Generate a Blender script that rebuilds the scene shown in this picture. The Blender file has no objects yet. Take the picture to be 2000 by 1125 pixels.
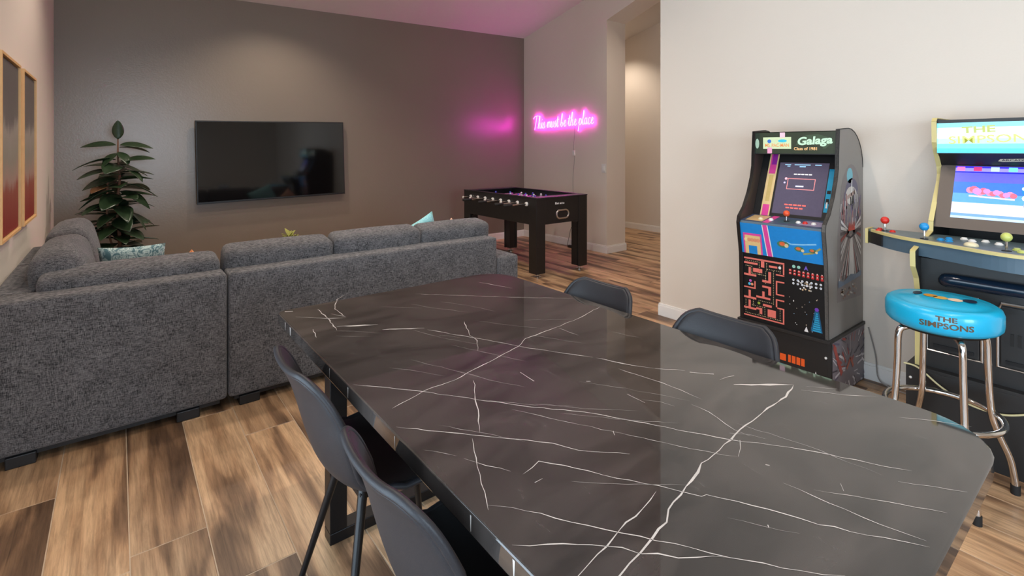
import bpy, bmesh, math, random
from mathutils import Vector, Matrix
R = math.radians
scene = bpy.context.scene
col = scene.collection
random.seed(7)

# ------------------------------------------------------------------ camera
cam_d = bpy.data.cameras.new('camera')
cam_d.sensor_width = 36.0
cam_d.lens = 985.0 / 2000.0 * 36.0
cam_d.shift_y = -(562.5 - 290.0) / 2000.0
cam_d.clip_start = 0.02
cam = bpy.data.objects.new('camera', cam_d)
cam.location = (0, 0, 1.37)
cam.rotation_euler = (R(90), 0, R(-38))
col.objects.link(cam)
scene.camera = cam

# ------------------------------------------------------------------ world, lights, exposure
world = bpy.data.worlds.new('world')
scene.world = world
world.use_nodes = True
wb = world.node_tree.nodes['Background']
wb.inputs[0].default_value = (0.55, 0.75, 1.0, 1)
wb.inputs[1].default_value = 1.2
vs = scene.view_settings
vs.view_transform = 'Standard'
vs.look = 'None'
vs.gamma = 1.0
vs.use_curve_mapping = False
vs.exposure = 0.08

WIN_POWER = 112.0
CAN_POWER = 78.0
NEON_STRENGTH = 25.0

def area(name, loc, rot, sx, sy, power, color):
    d = bpy.data.lights.new(name, 'AREA')
    d.shape = 'RECTANGLE'; d.size = sx; d.size_y = sy
    d.energy = power; d.color = color
    o = bpy.data.objects.new(name, d)
    o.location = loc; o.rotation_euler = rot
    col.objects.link(o)
    return o
# daylight through the sliding glass door in the left wall; the rear window is added fill
area('daylight_door', (-0.62, 0.15, 1.12), (R(90), 0, R(-90)), 3.9, 2.1, WIN_POWER, (0.73, 0.88, 1.0))
area('rear_fill_daylight', (0.55, -3.36, 1.5), (R(90), 0, 0), 1.5, 1.5, WIN_POWER * 1.25, (0.66, 0.83, 1.0))

# ------------------------------------------------------------------ helpers
def lin(c):
    c = c / 255.0
    return c / 12.92 if c <= 0.04045 else ((c + 0.055) / 1.055) ** 2.4
def C(r, g, b):
    return (lin(r), lin(g), lin(b), 1.0)

def new_mat(name):
    m = bpy.data.materials.new(name)
    m.use_nodes = True
    nt = m.node_tree
    return m, nt, nt.nodes['Principled BSDF']

def mat(name, c, rough=0.5, metal=0.0, spec=0.5, var=0.0, vscale=20.0, bump=0.0, bscale=80.0, coat=0.0, emit=None, estr=0.0):
    m, nt, b = new_mat(name)
    b.inputs['Base Color'].default_value = c
    b.inputs['Roughness'].default_value = rough
    b.inputs['Metallic'].default_value = metal
    b.inputs['Specular IOR Level'].default_value = spec
    b.inputs['Coat Weight'].default_value = coat
    b.inputs['Coat Roughness'].default_value = 0.05
    tc = nt.nodes.new('ShaderNodeTexCoord')
    n = nt.nodes.new('ShaderNodeTexNoise')
    n.inputs['Scale'].default_value = vscale
    n.inputs['Detail'].default_value = 4
    nt.links.new(tc.outputs['Object'], n.inputs['Vector'])
    mix = nt.nodes.new('ShaderNodeMix'); mix.data_type = 'RGBA'
    v = max(var, 0.02)
    mix.inputs['A'].default_value = tuple(x * (1 - v) for x in c[:3]) + (1,)
    mix.inputs['B'].default_value = tuple(min(1, x * (1 + v)) for x in c[:3]) + (1,)
    nt.links.new(n.outputs['Fac'], mix.inputs['Factor'])
    nt.links.new(mix.outputs['Result'], b.inputs['Base Color'])
    if bump > 0:
        n2 = nt.nodes.new('ShaderNodeTexNoise')
        n2.inputs['Scale'].default_value = bscale
        n2.inputs['Detail'].default_value = 3
        nt.links.new(tc.outputs['Object'], n2.inputs['Vector'])
        bp = nt.nodes.new('ShaderNodeBump')
        bp.inputs['Strength'].default_value = bump
        bp.inputs['Distance'].default_value = 0.004
        nt.links.new(n2.outputs['Fac'], bp.inputs['Height'])
        nt.links.new(bp.outputs['Normal'], b.inputs['Normal'])
    if emit:
        b.inputs['Emission Color'].default_value = emit
        b.inputs['Emission Strength'].default_value = estr
    return m

def ramp(nt, stops):
    r = nt.nodes.new('ShaderNodeValToRGB')
    e = r.color_ramp.elements
    while len(e) < len(stops): e.new(0.5)
    for el, (p, c) in zip(e, stops):
        el.position = p; el.color = c
    return r

def stretched_noise(nt, vec, scale, detail=4, rough=0.55, dist=0.0):
    mp = nt.nodes.new('ShaderNodeMapping')
    mp.inputs['Scale'].default_value = scale
    nt.links.new(vec, mp.inputs['Vector'])
    n = nt.nodes.new('ShaderNodeTexNoise')
    n.inputs['Scale'].default_value = 1.0
    n.inputs['Detail'].default_value = detail
    n.inputs['Roughness'].default_value = rough
    n.inputs['Distortion'].default_value = dist
    nt.links.new(mp.outputs['Vector'], n.inputs['Vector'])
    return n

def mixc(nt, fac, a, b, mode='MIX'):
    m = nt.nodes.new('ShaderNodeMix'); m.data_type = 'RGBA'; m.blend_type = mode
    for sock, v in (('Factor', fac), ('A', a), ('B', b)):
        if hasattr(v, 'is_linked') or hasattr(v, 'links'):
            nt.links.new(v, m.inputs[sock])
        else:
            m.inputs[sock].default_value = v
    return m.outputs['Result']

def mat_fabric(name, dark, light, rough=0.95):
    m, nt, b = new_mat(name)
    tc = nt.nodes.new('ShaderNodeTexCoord')
    a = stretched_noise(nt, tc.outputs['Object'], (60, 60, 700), 2)
    d = stretched_noise(nt, tc.outputs['Object'], (700, 700, 60), 2)
    g = stretched_noise(nt, tc.outputs['Object'], (9, 9, 9), 4)
    mx = mixc(nt, 0.5, a.outputs['Fac'], d.outputs['Fac'])
    mx2 = mixc(nt, 0.10, mx, g.outputs['Fac'])
    rp = ramp(nt, [(0.41, dark), (0.60, light)])
    nt.links.new(mx2, rp.inputs['Fac'])
    nt.links.new(rp.outputs['Color'], b.inputs['Base Color'])
    b.inputs['Roughness'].default_value = rough
    b.inputs['Specular IOR Level'].default_value = 0.25
    b.inputs['Sheen Weight'].default_value = 0.15
    bp = nt.nodes.new('ShaderNodeBump')
    bp.inputs['Strength'].default_value = 0.35; bp.inputs['Distance'].default_value = 0.003
    nt.links.new(mx, bp.inputs['Height'])
    nt.links.new(bp.outputs['Normal'], b.inputs['Normal'])
    return m

def mat_plank():
    m, nt, b = new_mat('wood_look_tile')
    tc = nt.nodes.new('ShaderNodeTexCoord')
    oi = nt.nodes.new('ShaderNodeObjectInfo')
    mul = nt.nodes.new('ShaderNodeVectorMath'); mul.operation = 'MULTIPLY'
    nt.links.new(oi.outputs['Random'], mul.inputs[0]); mul.inputs[1].default_value = (37, 91, 13)
    add = nt.nodes.new('ShaderNodeVectorMath'); add.operation = 'ADD'
    nt.links.new(tc.outputs['Object'], add.inputs[0]); nt.links.new(mul.outputs[0], add.inputs[1])
    v = add.outputs[0]
    boards = stretched_noise(nt, v, (9, 1.1, 1), 2, 0.5, 0.6)
    grain = stretched_noise(nt, v, (70, 3.0, 1), 5, 0.65, 0.4)
    wear = stretched_noise(nt, v, (18, 2.2, 1), 6, 0.7, 0.5)
    fine = stretched_noise(nt, v, (260, 9, 1), 4, 0.7, 0.2)
    r1 = ramp(nt, [(0.36, C(112, 87, 67)), (0.44, C(146, 115, 88)), (0.48, C(178, 142, 108)), (0.60, C(206, 171, 134))])
    nt.links.new(boards.outputs['Fac'], r1.inputs['Fac'])
    r2 = ramp(nt, [(0.36, (0.26, 0.25, 0.25, 1)), (0.55, (1, 1, 1, 1))])
    nt.links.new(grain.outputs['Fac'], r2.inputs['Fac'])
    c1 = mixc(nt, 0.42, r1.outputs['Color'], r2.outputs['Color'], 'MULTIPLY')
    r3 = ramp(nt, [(0.36, (0.50, 0.47, 0.45, 1)), (0.52, (1, 1, 1, 1))])
    nt.links.new(wear.outputs['Fac'], r3.inputs['Fac'])
    c2 = mixc(nt, 0.5, c1, r3.outputs['Color'], 'MULTIPLY')
    r4 = ramp(nt, [(0.38, (0.55, 0.53, 0.52, 1)), (0.56, (1, 1, 1, 1))])
    nt.links.new(fine.outputs['Fac'], r4.inputs['Fac'])
    c2 = mixc(nt, 0.35, c2, r4.outputs['Color'], 'MULTIPLY')
    tone = ramp(nt, [(0.0, (0.82, 0.80, 0.79, 1)), (0.5, (1.0, 0.98, 0.96, 1)), (1.0, (1.16, 1.13, 1.09, 1))])
    nt.links.new(oi.outputs['Random'], tone.inputs['Fac'])
    c3 = mixc(nt, 1.0, c2, tone.outputs['Color'], 'MULTIPLY')
    nt.links.new(c3, b.inputs['Base Color'])
    b.inputs['Roughness'].default_value = 0.38
    b.inputs['Specular IOR Level'].default_value = 0.4
    bp = nt.nodes.new('ShaderNodeBump')
    bp.inputs['Strength'].default_value = 0.12; bp.inputs['Distance'].default_value = 0.003
    nt.links.new(grain.outputs['Fac'], bp.inputs['Height'])
    nt.links.new(bp.outputs['Normal'], b.inputs['Normal'])
    return m

def mat_marble():
    m, nt, b = new_mat('black_marble')
    tc = nt.nodes.new('ShaderNodeTexCoord')
    n = stretched_noise(nt, tc.outputs['Object'], (2.2, 5.5, 2), 6, 0.6, 0.8)
    f = stretched_noise(nt, tc.outputs['Object'], (38, 9, 20), 5, 0.7, 0.5)
    r = ramp(nt, [(0.32, C(30, 28, 27)), (0.62, C(64, 58, 55))])
    nt.links.new(n.outputs['Fac'], r.inputs['Fac'])
    r2 = ramp(nt, [(0.60, (0, 0, 0, 1)), (0.80, C(92, 86, 82))])
    nt.links.new(f.outputs['Fac'], r2.inputs['Fac'])
    c = mixc(nt, 0.35, r.outputs['Color'], r2.outputs['Color'], 'ADD')
    nt.links.new(c, b.inputs['Base Color'])
    b.inputs['Roughness'].default_value = 0.035
    b.inputs['IOR'].default_value = 1.8
    return m

def mat_attr(name, rough=0.45, emit=0.0, spec=0.4, gain=1.0):
    m, nt, b = new_mat(name)
    a = nt.nodes.new('ShaderNodeAttribute'); a.attribute_name = 'Col'
    tc = nt.nodes.new('ShaderNodeTexCoord')
    n = stretched_noise(nt, tc.outputs['Object'], (60, 60, 60), 3)
    r = ramp(nt, [(0.3, (0.93 * gain,) * 3 + (1,)), (0.7, (gain,) * 3 + (1,))])
    nt.links.new(n.outputs['Fac'], r.inputs['Fac'])
    c = mixc(nt, 1.0, a.outputs['Color'], r.outputs['Color'], 'MULTIPLY')
    nt.links.new(c, b.inputs['Base Color'])
    b.inputs['Roughness'].default_value = rough
    b.inputs['Specular IOR Level'].default_value = spec
    if emit > 0:
        nt.links.new(c, b.inputs['Emission Color'])
        b.inputs['Emission Strength'].default_value = emit
    return m

class MB:
    """collects shapes of one mesh"""
    def __init__(s):
        s.v = []; s.f = []; s.c = []; s.cur = None
    def add(s, vs_, fs):
        o = len(s.v)
        s.v += [tuple(p) for p in vs_]
        for f in fs:
            s.f.append(tuple(i + o for i in f)); s.c.append(s.cur)
        return s
    def box(s, x0, x1, y0, y1, z0, z1):
        return s.add([(x0,y0,z0),(x1,y0,z0),(x1,y1,z0),(x0,y1,z0),(x0,y0,z1),(x1,y0,z1),(x1,y1,z1),(x0,y1,z1)],
                     [(0,3,2,1),(4,5,6,7),(0,1,5,4),(1,2,6,5),(2,3,7,6),(3,0,4,7)])
    def prism(s, pts, axis, a, b):
        """pts 2D polygon; axis 'x': pts are (y,z); 'y': (x,z); 'z': (x,y)"""
        def P(p, t):
            return {'x': (t, p[0], p[1]), 'y': (p[0], t, p[1]), 'z': (p[0], p[1], t)}[axis]
        n = len(pts)
        vs_ = [P(p, a) for p in pts] + [P(p, b) for p in pts]
        fs = [tuple(range(n - 1, -1, -1)), tuple(range(n, 2 * n))]
        fs += [(i, (i + 1) % n, n + (i + 1) % n, n + i) for i in range(n)]
        return s.add(vs_, fs)
    def tube(s, pts, r, n=8, closed=False, caps=True):
        pts = [Vector(p) for p in pts]
        rs = r if isinstance(r, (list, tuple)) else [r] * len(pts)
        m = len(pts); vs_ = []; prev = None
        for i, p in enumerate(pts):
            if closed: t = pts[(i + 1) % m] - pts[i - 1]
            else: t = pts[min(i + 1, m - 1)] - pts[max(i - 1, 0)]
            if t.length < 1e-9: t = Vector((0, 0, 1))
            t.normalize()
            if prev is None:
                up = Vector((0, 0, 1)) if abs(t.z) < 0.9 else Vector((1, 0, 0))
                a = t.cross(up).normalized()
            else:
                a = prev - t * prev.dot(t)
                a = a.normalized() if a.length > 1e-6 else t.orthogonal().normalized()
            prev = a
            bb = t.cross(a)
            for k in range(n):
                an = 2 * math.pi * k / n
                vs_.append(p + (a * math.cos(an) + bb * math.sin(an)) * rs[i])
        fs = []
        for i in range(m if closed else m - 1):
            j = (i + 1) % m
            for k in range(n):
                fs.append((i*n+k, i*n+(k+1)%n, j*n+(k+1)%n, j*n+k))
        if caps and not closed:
            fs.append(tuple(range(n - 1, -1, -1))); fs.append(tuple((m-1)*n + k for k in range(n)))
        return s.add(vs_, fs)
    def lathe(s, prof, cx, cy, n=24, axis='z'):
        """prof: (radius, height) from bottom to top"""
        vs_ = []
        for r, h in prof:
            for k in range(n):
                an = 2 * math.pi * k / n
                q = (r * math.cos(an), r * math.sin(an))
                vs_.append((cx + q[0], cy + q[1], h))
        m = len(prof)
        fs = [(i*n+k, i*n+(k+1)%n, (i+1)*n+(k+1)%n, (i+1)*n+k) for i in range(m-1) for k in range(n)]
        fs.append(tuple(range(n - 1, -1, -1))); fs.append(tuple((m-1)*n + k for k in range(n)))
        return s.add(vs_, fs)
    def ball(s, c, r, n=12, m=8, sz=1.0):
        prof = [(max(1e-4, r * math.sin(math.pi * i / m)), c[2] - r * sz * math.cos(math.pi * i / m)) for i in range(m + 1)]
        return s.lathe(prof, c[0], c[1], n)
    def build(s, name, m=None, parent=None, off=(0, 0, 0), smooth=False, bevel=0.0, seg=2, sub=0, ang=40, solid=0.0):
        me = bpy.data.meshes.new(name)
        me.from_pydata([(p[0]-off[0], p[1]-off[1], p[2]-off[2]) for p in s.v], [], s.f)
        if any(c is not None for c in s.c):
            at = me.color_attributes.new('Col', 'FLOAT_COLOR', 'CORNER')
            li = 0
            for p, c in zip(me.polygons, s.c):
                for _ in range(p.loop_total):
                    at.data[li].color = c or (0, 0, 0, 1); li += 1
        if m: me.materials.append(m)
        bm = bmesh.new(); bm.from_mesh(me)
        if not any(c is not None for c in s.c):
            bmesh.ops.recalc_face_normals(bm, faces=bm.faces)
        bm.to_mesh(me); bm.free()
        o = bpy.data.objects.new(name, me)
        col.objects.link(o)
        if smooth:
            for p in me.polygons: p.use_smooth = True
            me.set_sharp_from_angle(angle=R(ang))
        if solid:
            md = o.modifiers.new('solid', 'SOLIDIFY'); md.thickness = solid; md.offset = 0
        if bevel:
            md = o.modifiers.new('bevel', 'BEVEL'); md.width = bevel; md.segments = seg
            md.limit_method = 'ANGLE'; md.angle_limit = R(40)
        if sub:
            md = o.modifiers.new('sub', 'SUBSURF'); md.levels = sub; md.render_levels = sub
        if parent is not None: o.parent = parent
        return o

def catmull(pts, n=6):
    pts = [Vector(p) for p in pts]
    out = []
    for i in range(len(pts) - 1):
        p0 = pts[max(i-1, 0)]; p1 = pts[i]; p2 = pts[i+1]; p3 = pts[min(i+2, len(pts)-1)]
        for k in range(n):
            t = k / n
            out.append(0.5 * ((2*p1) + (p2-p0)*t + (2*p0-5*p1+4*p2-p3)*t*t + (3*p1-p0-3*p2+p3)*t**3))
    out.append(pts[-1])
    return out

def tag(o, label, cat, group=None):
    o['label'] = label; o['category'] = cat
    if group: o['group'] = group
    return o
def thing(name, label, cat, loc=(0, 0, 0), rz=0.0, group=None):
    o = bpy.data.objects.new(name, None)
    o.empty_display_size = 0.1
    col.objects.link(o)
    o.location = loc; o.rotation_euler = (0, 0, rz)
    return tag(o, label, cat, group)
def struct(o):
    o['kind'] = 'structure'
    return o
def copy_tree(o, parent=None):
    c = o.copy(); col.objects.link(c)
    if parent is not None: c.parent = parent
    for ch in list(o.children): copy_tree(ch, c)
    return c

def rounded_box(sx, sy, sz, r, puff=(0, 0, 0), n=8):
    """soft upholstery block centred at the origin; puff bulges the x, y, z faces"""
    mb = MB()
    hx, hy, hz = sx/2, sy/2, sz/2
    def shape(p):
        q = Vector((max(-(hx-r), min(hx-r, p[0])), max(-(hy-r), min(hy-r, p[1])), max(-(hz-r), min(hz-r, p[2]))))
        d = Vector(p) - q
        if d.length > 1e-9: q = q + d.normalized() * r
        u, v, w = q.x/hx, q.y/hy, q.z/hz
        q.x += puff[0] * u * max(0, 1-v*v) * max(0, 1-w*w)
        q.y += puff[1] * v * max(0, 1-u*u) * max(0, 1-w*w)
        q.z += puff[2] * w * max(0, 1-u*u) * max(0, 1-v*v)
        return q
    # parametrise each face with samples crowded to the edges
    def samples(h):
        e = [-h, -h + r*0.15, -h + r*0.5, -h + r]
        k = [(-h + r) + (2*(h - r)) * i / n for i in range(1, n)]
        return e + k + [h - r, h - r*0.5, h - r*0.15, h]
    X, Y, Z = samples(hx), samples(hy), samples(hz)
    def face(A, B, fn, flip):
        na, nb = len(A), len(B)
        vs_ = [shape(fn(a, b)) for a in A for b in B]
        fs = []
        for i in range(na - 1):
            for j in range(nb - 1):
                q = (i*nb+j, (i+1)*nb+j, (i+1)*nb+j+1, i*nb+j+1)
                fs.append(q[::-1] if flip else q)
        mb.add(vs_, fs)
    face(X, Y, lambda a, b: (a, b, hz), False); face(X, Y, lambda a, b: (a, b, -hz), True)
    face(X, Z, lambda a, b: (a, -hy, b), False); face(X, Z, lambda a, b: (a, hy, b), True)
    face(Y, Z, lambda a, b: (hx, a, b), False); face(Y, Z, lambda a, b: (-hx, a, b), True)
    return mb
def weld(o, d=1e-4):
    bm = bmesh.new(); bm.from_mesh(o.data)
    bmesh.ops.remove_doubles(bm, verts=bm.verts, dist=d)
    bmesh.ops.recalc_face_normals(bm, faces=bm.faces)
    bm.to_mesh(o.data); bm.free()
    for p in o.data.polygons: p.use_smooth = True
    return o
def soft(name, m, parent, size, centre, rot=(0, 0, 0), r=0.05, puff=(0, 0, 0), n=8, off=(0, 0, 0)):
    mb = rounded_box(size[0], size[1], size[2], r, puff, n)
    M = Matrix.Rotation(rot[2], 3, 'Z') @ Matrix.Rotation(rot[1], 3, 'Y') @ Matrix.Rotation(rot[0], 3, 'X')
    cc = Vector(centre) - Vector(off)
    mb.v = [tuple(M @ Vector(p) + cc) for p in mb.v]
    return weld(mb.build(name, m, parent))

def text_polys(body, size=1.0, bold=0.0, shear=0.0):
    cu = bpy.data.curves.new('tmp_text', 'FONT')
    cu.body = body; cu.size = size; cu.shear = shear; cu.offset = bold
    cu.align_x = 'CENTER'; cu.align_y = 'CENTER'; cu.resolution_u = 3
    o = bpy.data.objects.new('tmp_text', cu)
    col.objects.link(o)
    dg = bpy.context.evaluated_depsgraph_get()
    me = o.evaluated_get(dg).to_mesh()
    vs_ = [(v.co.x, v.co.y) for v in me.vertices]
    fs = [tuple(p.vertices) for p in me.polygons]
    o.evaluated_get(dg).to_mesh_clear()
    bpy.data.objects.remove(o); bpy.data.curves.remove(cu)
    return vs_, fs

class Decal:
    """flat print on a panel: origin = lower left corner seen from the front, u right, v up"""
    def __init__(s, o, u, v, wrap=None):
        s.o = Vector(o); s.u = Vector(u).normalized(); s.v = Vector(v).normalized()
        s.n = s.u.cross(s.v).normalized(); s.mb = MB(); s.wrap = wrap
    def P(s, x, y, lay):
        return s.o + s.u * x + s.v * y + s.n * (0.0006 + 0.0004 * lay)
    def poly(s, pts, c, lay=0):
        s.mb.cur = c
        s.mb.add([s.P(x, y, lay) for x, y in pts], [tuple(range(len(pts)))])
    def rect(s, x0, y0, x1, y1, c, lay=0):
        s.poly([(x0, y0), (x1, y0), (x1, y1), (x0, y1)], c, lay)
    def frame(s, x0, y0, x1, y1, w, c, lay=0):
        s.rect(x0, y0, x1, y0 + w, c, lay); s.rect(x0, y1 - w, x1, y1, c, lay)
        s.rect(x0, y0 + w, x0 + w, y1 - w, c, lay); s.rect(x1 - w, y0 + w, x1, y1 - w, c, lay)
    def disc(s, x, y, r, c, lay=0, n=14, sy=1.0):
        s.poly([(x + r*math.cos(2*math.pi*k/n), y + r*sy*math.sin(2*math.pi*k/n)) for k in range(n)], c, lay)
    def line(s, pts, w, c, lay=0):
        for a, b in zip(pts, pts[1:]):
            d = Vector((b[0]-a[0], b[1]-a[1]))
            if d.length < 1e-9: continue
            d.normalize(); n = Vector((-d.y, d.x)) * w / 2
            s.poly([(a[0]-n.x, a[1]-n.y), (b[0]-n.x, b[1]-n.y), (b[0]+n.x, b[1]+n.y), (a[0]+n.x, a[1]+n.y)], c, lay)
    def text(s, body, x, y, size, c, lay=2, bold=0.0, shear=0.0, width=None, rot=0.0):
        vs_, fs = text_polys(body, size, bold, shear)
        w = max(p[0] for p in vs_) - min(p[0] for p in vs_)
        k = width / w if width else 1.0
        cr, sr = math.cos(rot), math.sin(rot)
        s.mb.cur = c
        s.mb.add([s.P(x + p[0]*k*cr - p[1]*sr, y + p[0]*k*sr + p[1]*cr, lay) for p in vs_], fs)
    def build(s, name, m, parent, off=(0, 0, 0)):
        return s.mb.build(name, m, parent, off)

# ------------------------------------------------------------------ materials
M = {}
M['white_wall'] = mat('white_wall_paint', C(224, 213, 200), 0.75, spec=0.25, var=0.02, vscale=1.5, bump=0.10, bscale=110)
M['grey_wall'] = mat('grey_wall_paint', C(128, 117, 105), 0.29, spec=0.5, var=0.04, vscale=2, bump=0.16, bscale=70)
M['ceiling'] = mat('ceiling_paint', C(226, 219, 212), 0.85, spec=0.2, bump=0.08, bscale=90)
M['trim'] = mat('white_trim_paint', C(236, 232, 227), 0.4)
M['plank'] = mat_plank()
M['grout'] = mat('sand_grout', C(186, 163, 138), 0.9, var=0.1)
M['fabric'] = mat_fabric('charcoal_weave', C(30, 30, 33), C(122, 119, 120))
M['black_plastic'] = mat('black_plastic', C(22, 21, 22), 0.45)
M['black_satin'] = mat('black_satin_board', C(26, 25, 25), 0.38, bump=0.04)
M['black_metal'] = mat('black_metal', C(20, 20, 22), 0.35, metal=0.3)
M['chair'] = mat('black_leatherette', C(34, 34, 38), 0.45, spec=0.4, bump=0.12, bscale=420, var=0.06)
M['chair_shaded'] = mat('black_seat_cover', C(24, 24, 26), 0.55, bump=0.1, bscale=420)  # seat colour darkened for the shade under the table
M['marble'] = mat_marble()
M['vein'] = mat('white_marble_vein', C(186, 178, 172), 0.06, var=0.3, vscale=30)
M['chrome'] = mat('chrome', C(216, 212, 208), 0.12, metal=1.0)
M['steel'] = mat('brushed_steel', C(205, 203, 200), 0.3, metal=1.0)
M['tv_glass'] = mat('tv_glass', C(7, 7, 9), 0.06, spec=0.6)
M['oak'] = mat('pale_oak_frame', C(222, 176, 118), 0.5, var=0.12, vscale=25)
M['leaf'] = mat('rubber_plant_leaf', C(40, 58, 37), 0.28, var=0.35, vscale=9)
M['leaf_red'] = mat('young_bronze_leaf', C(98, 66, 40), 0.35, var=0.3, vscale=9)
M['leaf_lime'] = mat('lime_leaf', C(140, 142, 62), 0.5, var=0.3, vscale=20)
M['bark'] = mat('plant_stem', C(120, 84, 62), 0.8, var=0.3, vscale=30)
M['soil'] = mat('potting_soil', C(44, 34, 27), 0.95, var=0.4, vscale=60, bump=0.5, bscale=60)
M['ceramic'] = mat('white_ceramic', C(222, 218, 210), 0.3)
M['walnut'] = mat('walnut_board', C(104, 74, 52), 0.45, var=0.25, vscale=8)
M['neon'] = mat('pink_neon_tube', C(255, 150, 240), 0.3, emit=(1.0, 0.03, 0.74, 1), estr=NEON_STRENGTH)
M['print'] = mat_attr('printed_vinyl', 0.4)
M['side_print'] = mat_attr('printed_side_panel', 0.5, gain=1.45)
M['screen'] = mat_attr('lit_screen', 0.15, emit=0.75)
M['backlit'] = mat_attr('backlit_marquee', 0.25, emit=0.5)
M['dim_backlit'] = mat_attr('dim_backlit_marquee', 0.2, emit=0.35)
M['cab_grey'] = mat('grey_cabinet_laminate', C(138, 132, 126), 0.45, var=0.04)
M['cab_brown'] = mat('dark_inner_laminate', C(58, 47, 42), 0.4, var=0.1)
M['cab_black'] = mat('black_cabinet_laminate', C(30, 28, 27), 0.42)
M['tmold'] = mat('yellow_edge_moulding', C(206, 190, 128), 0.45)
M['deck_blue'] = mat('slate_blue_panel', C(78, 98, 112), 0.4, var=0.08)
M['bezel'] = mat('taupe_bezel', C(96, 84, 76), 0.45)
M['stool_vinyl'] = mat('turquoise_vinyl', C(20, 166, 206), 0.3, var=0.05, coat=0.3)
def solid(key, c, rough=0.3): M[key] = mat(key, c, rough)
solid('red_plastic', C(206, 44, 34)); solid('blue_plastic', C(24, 138, 200)); solid('lime_plastic', C(190, 196, 104))
solid('white_plastic', C(226, 222, 216)); solid('cream_plastic', C(218, 206, 170)); solid('orange_plastic', C(226, 84, 44))
solid('rubber', C(20, 19, 19), 0.7); solid('cord_grey', C(150, 144, 138), 0.5); solid('cord_cream', C(206, 196, 150), 0.5)

# ------------------------------------------------------------------ the room
XL, XR, XN, XH = -0.456, 3.52, 5.02, 6.95      # left wall, arcade wall, sign wall, hallway wall
YF, YB, YE, YC = 6.12, -3.2, 2.52, 4.42        # far wall, wall behind, end of arcade wall, end of sign wall
YR, SL = 1.3, 0.233                            # ridge of the vault and its slope
def cz(x, y):
    z = 2.94 + 0.031 * x
    return z + SL * (YF - y) if y >= YR else z + SL * (YF - YR) - SL * (YR - y)

floor = struct(MB().box(XL - 0.12, XH + 0.12, YB - 0.12, YF + 0.12, -0.10, -0.0015).build('floor', M['grout']))
PW, PL, GAP = 0.2235, 1.20, 0.004
plank_mesh = {}
def plank(x0, x1, y0, y1):
    w, l = round(x1 - x0, 4), round(y1 - y0, 4)
    key = (w, l)
    if key not in plank_mesh:
        a, b, e = w / 2, l / 2, 0.0015
        mb = MB()
        vs_ = [(sx*a, sy*b, -0.012) for sx, sy in ((-1,-1),(1,-1),(1,1),(-1,1))]
        vs_ += [(sx*a, sy*b, -0.0012) for sx, sy in ((-1,-1),(1,-1),(1,1),(-1,1))]
        vs_ += [(sx*(a-e), sy*(b-e), 0.0) for sx, sy in ((-1,-1),(1,-1),(1,1),(-1,1))]
        fs = [(8, 9, 10, 11), (0, 3, 2, 1)]
        for k in range(4):
            j = (k + 1) % 4
            fs += [(k, j, 4+j, 4+k), (4+k, 4+j, 8+j, 8+k)]
        mb.add(vs_, fs)
        o = mb.build('plank', M['plank'], floor)
        plank_mesh[key] = o.data
    else:
        o = bpy.data.objects.new('plank', plank_mesh[key]); col.objects.link(o); o.parent = floor
    o.location = ((x0 + x1) / 2, (y0 + y1) / 2, 0)
end_at = {-2: 2.66, -1: 3.25, 0: 2.12, 1: 3.0, 2: 2.68}
i0 = math.floor((XL - 0.031) / PW)
for i in range(i0, int((XH - 0.031) / PW) + 1):
    x0, x1 = 0.031 + i * PW + GAP/2, 0.031 + (i + 1) * PW - GAP/2
    x0, x1 = max(x0, XL + 0.001), min(x1, XH - 0.001)
    if x1 - x0 < 0.02: continue
    ylo = YB + 0.001 if x0 < XR else YE - 0.2
    e = end_at.get(i, 2.1 + (i * 0.437) % 1.2)
    y = e - PL * math.ceil((e - ylo) / PL)
    while y < YF - 0.01:
        a, b = max(y + GAP/2, ylo), min(y + PL - GAP/2, YF - 0.001)
        if b - a > 0.02: plank(x0, x1, a, b)
        y += PL

def roofline(x, y0, y1):
    ys = [y0] + ([YR] if y0 < YR < y1 else []) + [y1]
    return [(y, cz(x, y) + 0.01) for y in ys]
# ceiling: two sloped planes
mb = MB()
for ya, yb in ((YB - 0.12, YR), (YR, YF + 0.12)):
    xs = (XL - 0.12, XH + 0.12)
    lo = [(xs[0], ya, cz(xs[0], ya)), (xs[1], ya, cz(xs[1], ya)), (xs[1], yb, cz(xs[1], yb)), (xs[0], yb, cz(xs[0], yb))]
    mb.add(lo + [(p[0], p[1], p[2] + 0.12) for p in lo], [(0,3,2,1),(4,5,6,7),(0,1,5,4),(1,2,6,5),(2,3,7,6),(3,0,4,7)])
struct(mb.build('ceiling', M['ceiling']))
# far grey wall
struct(MB().prism([(XL - 0.12, -0.05), (XN, -0.05), (XN, cz(XN, YF) + 0.01), (XL - 0.12, cz(XL - 0.12, YF) + 0.01)], 'y', YF, YF + 0.12).build('wall_far', M['grey_wall']))
struct(MB().prism([(XN, -0.05), (XH + 0.12, -0.05), (XH + 0.12, cz(XH, YF) + 0.01), (XN, cz(XN, YF) + 0.01)], 'y', YF, YF + 0.12).build('wall_hallway_far', M['white_wall']))
# left wall with the sliding door opening (beside and behind the camera)
DY0, DY1, DZ = -1.8, 2.1, 2.17
mb = MB()
mb.prism([(DY1, -0.05), (YF, -0.05)] + roofline(XL, DY1, YF)[::-1], 'x', XL - 0.12, XL)
mb.prism([(YB - 0.12, -0.05), (DY0, -0.05)] + roofline(XL, YB - 0.12, DY0)[::-1], 'x', XL - 0.12, XL)
mb.prism([(DY0, DZ), (DY1, DZ)] + roofline(XL, DY0, DY1)[::-1], 'x', XL - 0.12, XL)
struct(mb.build('wall_left', M['white_wall']))
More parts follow.
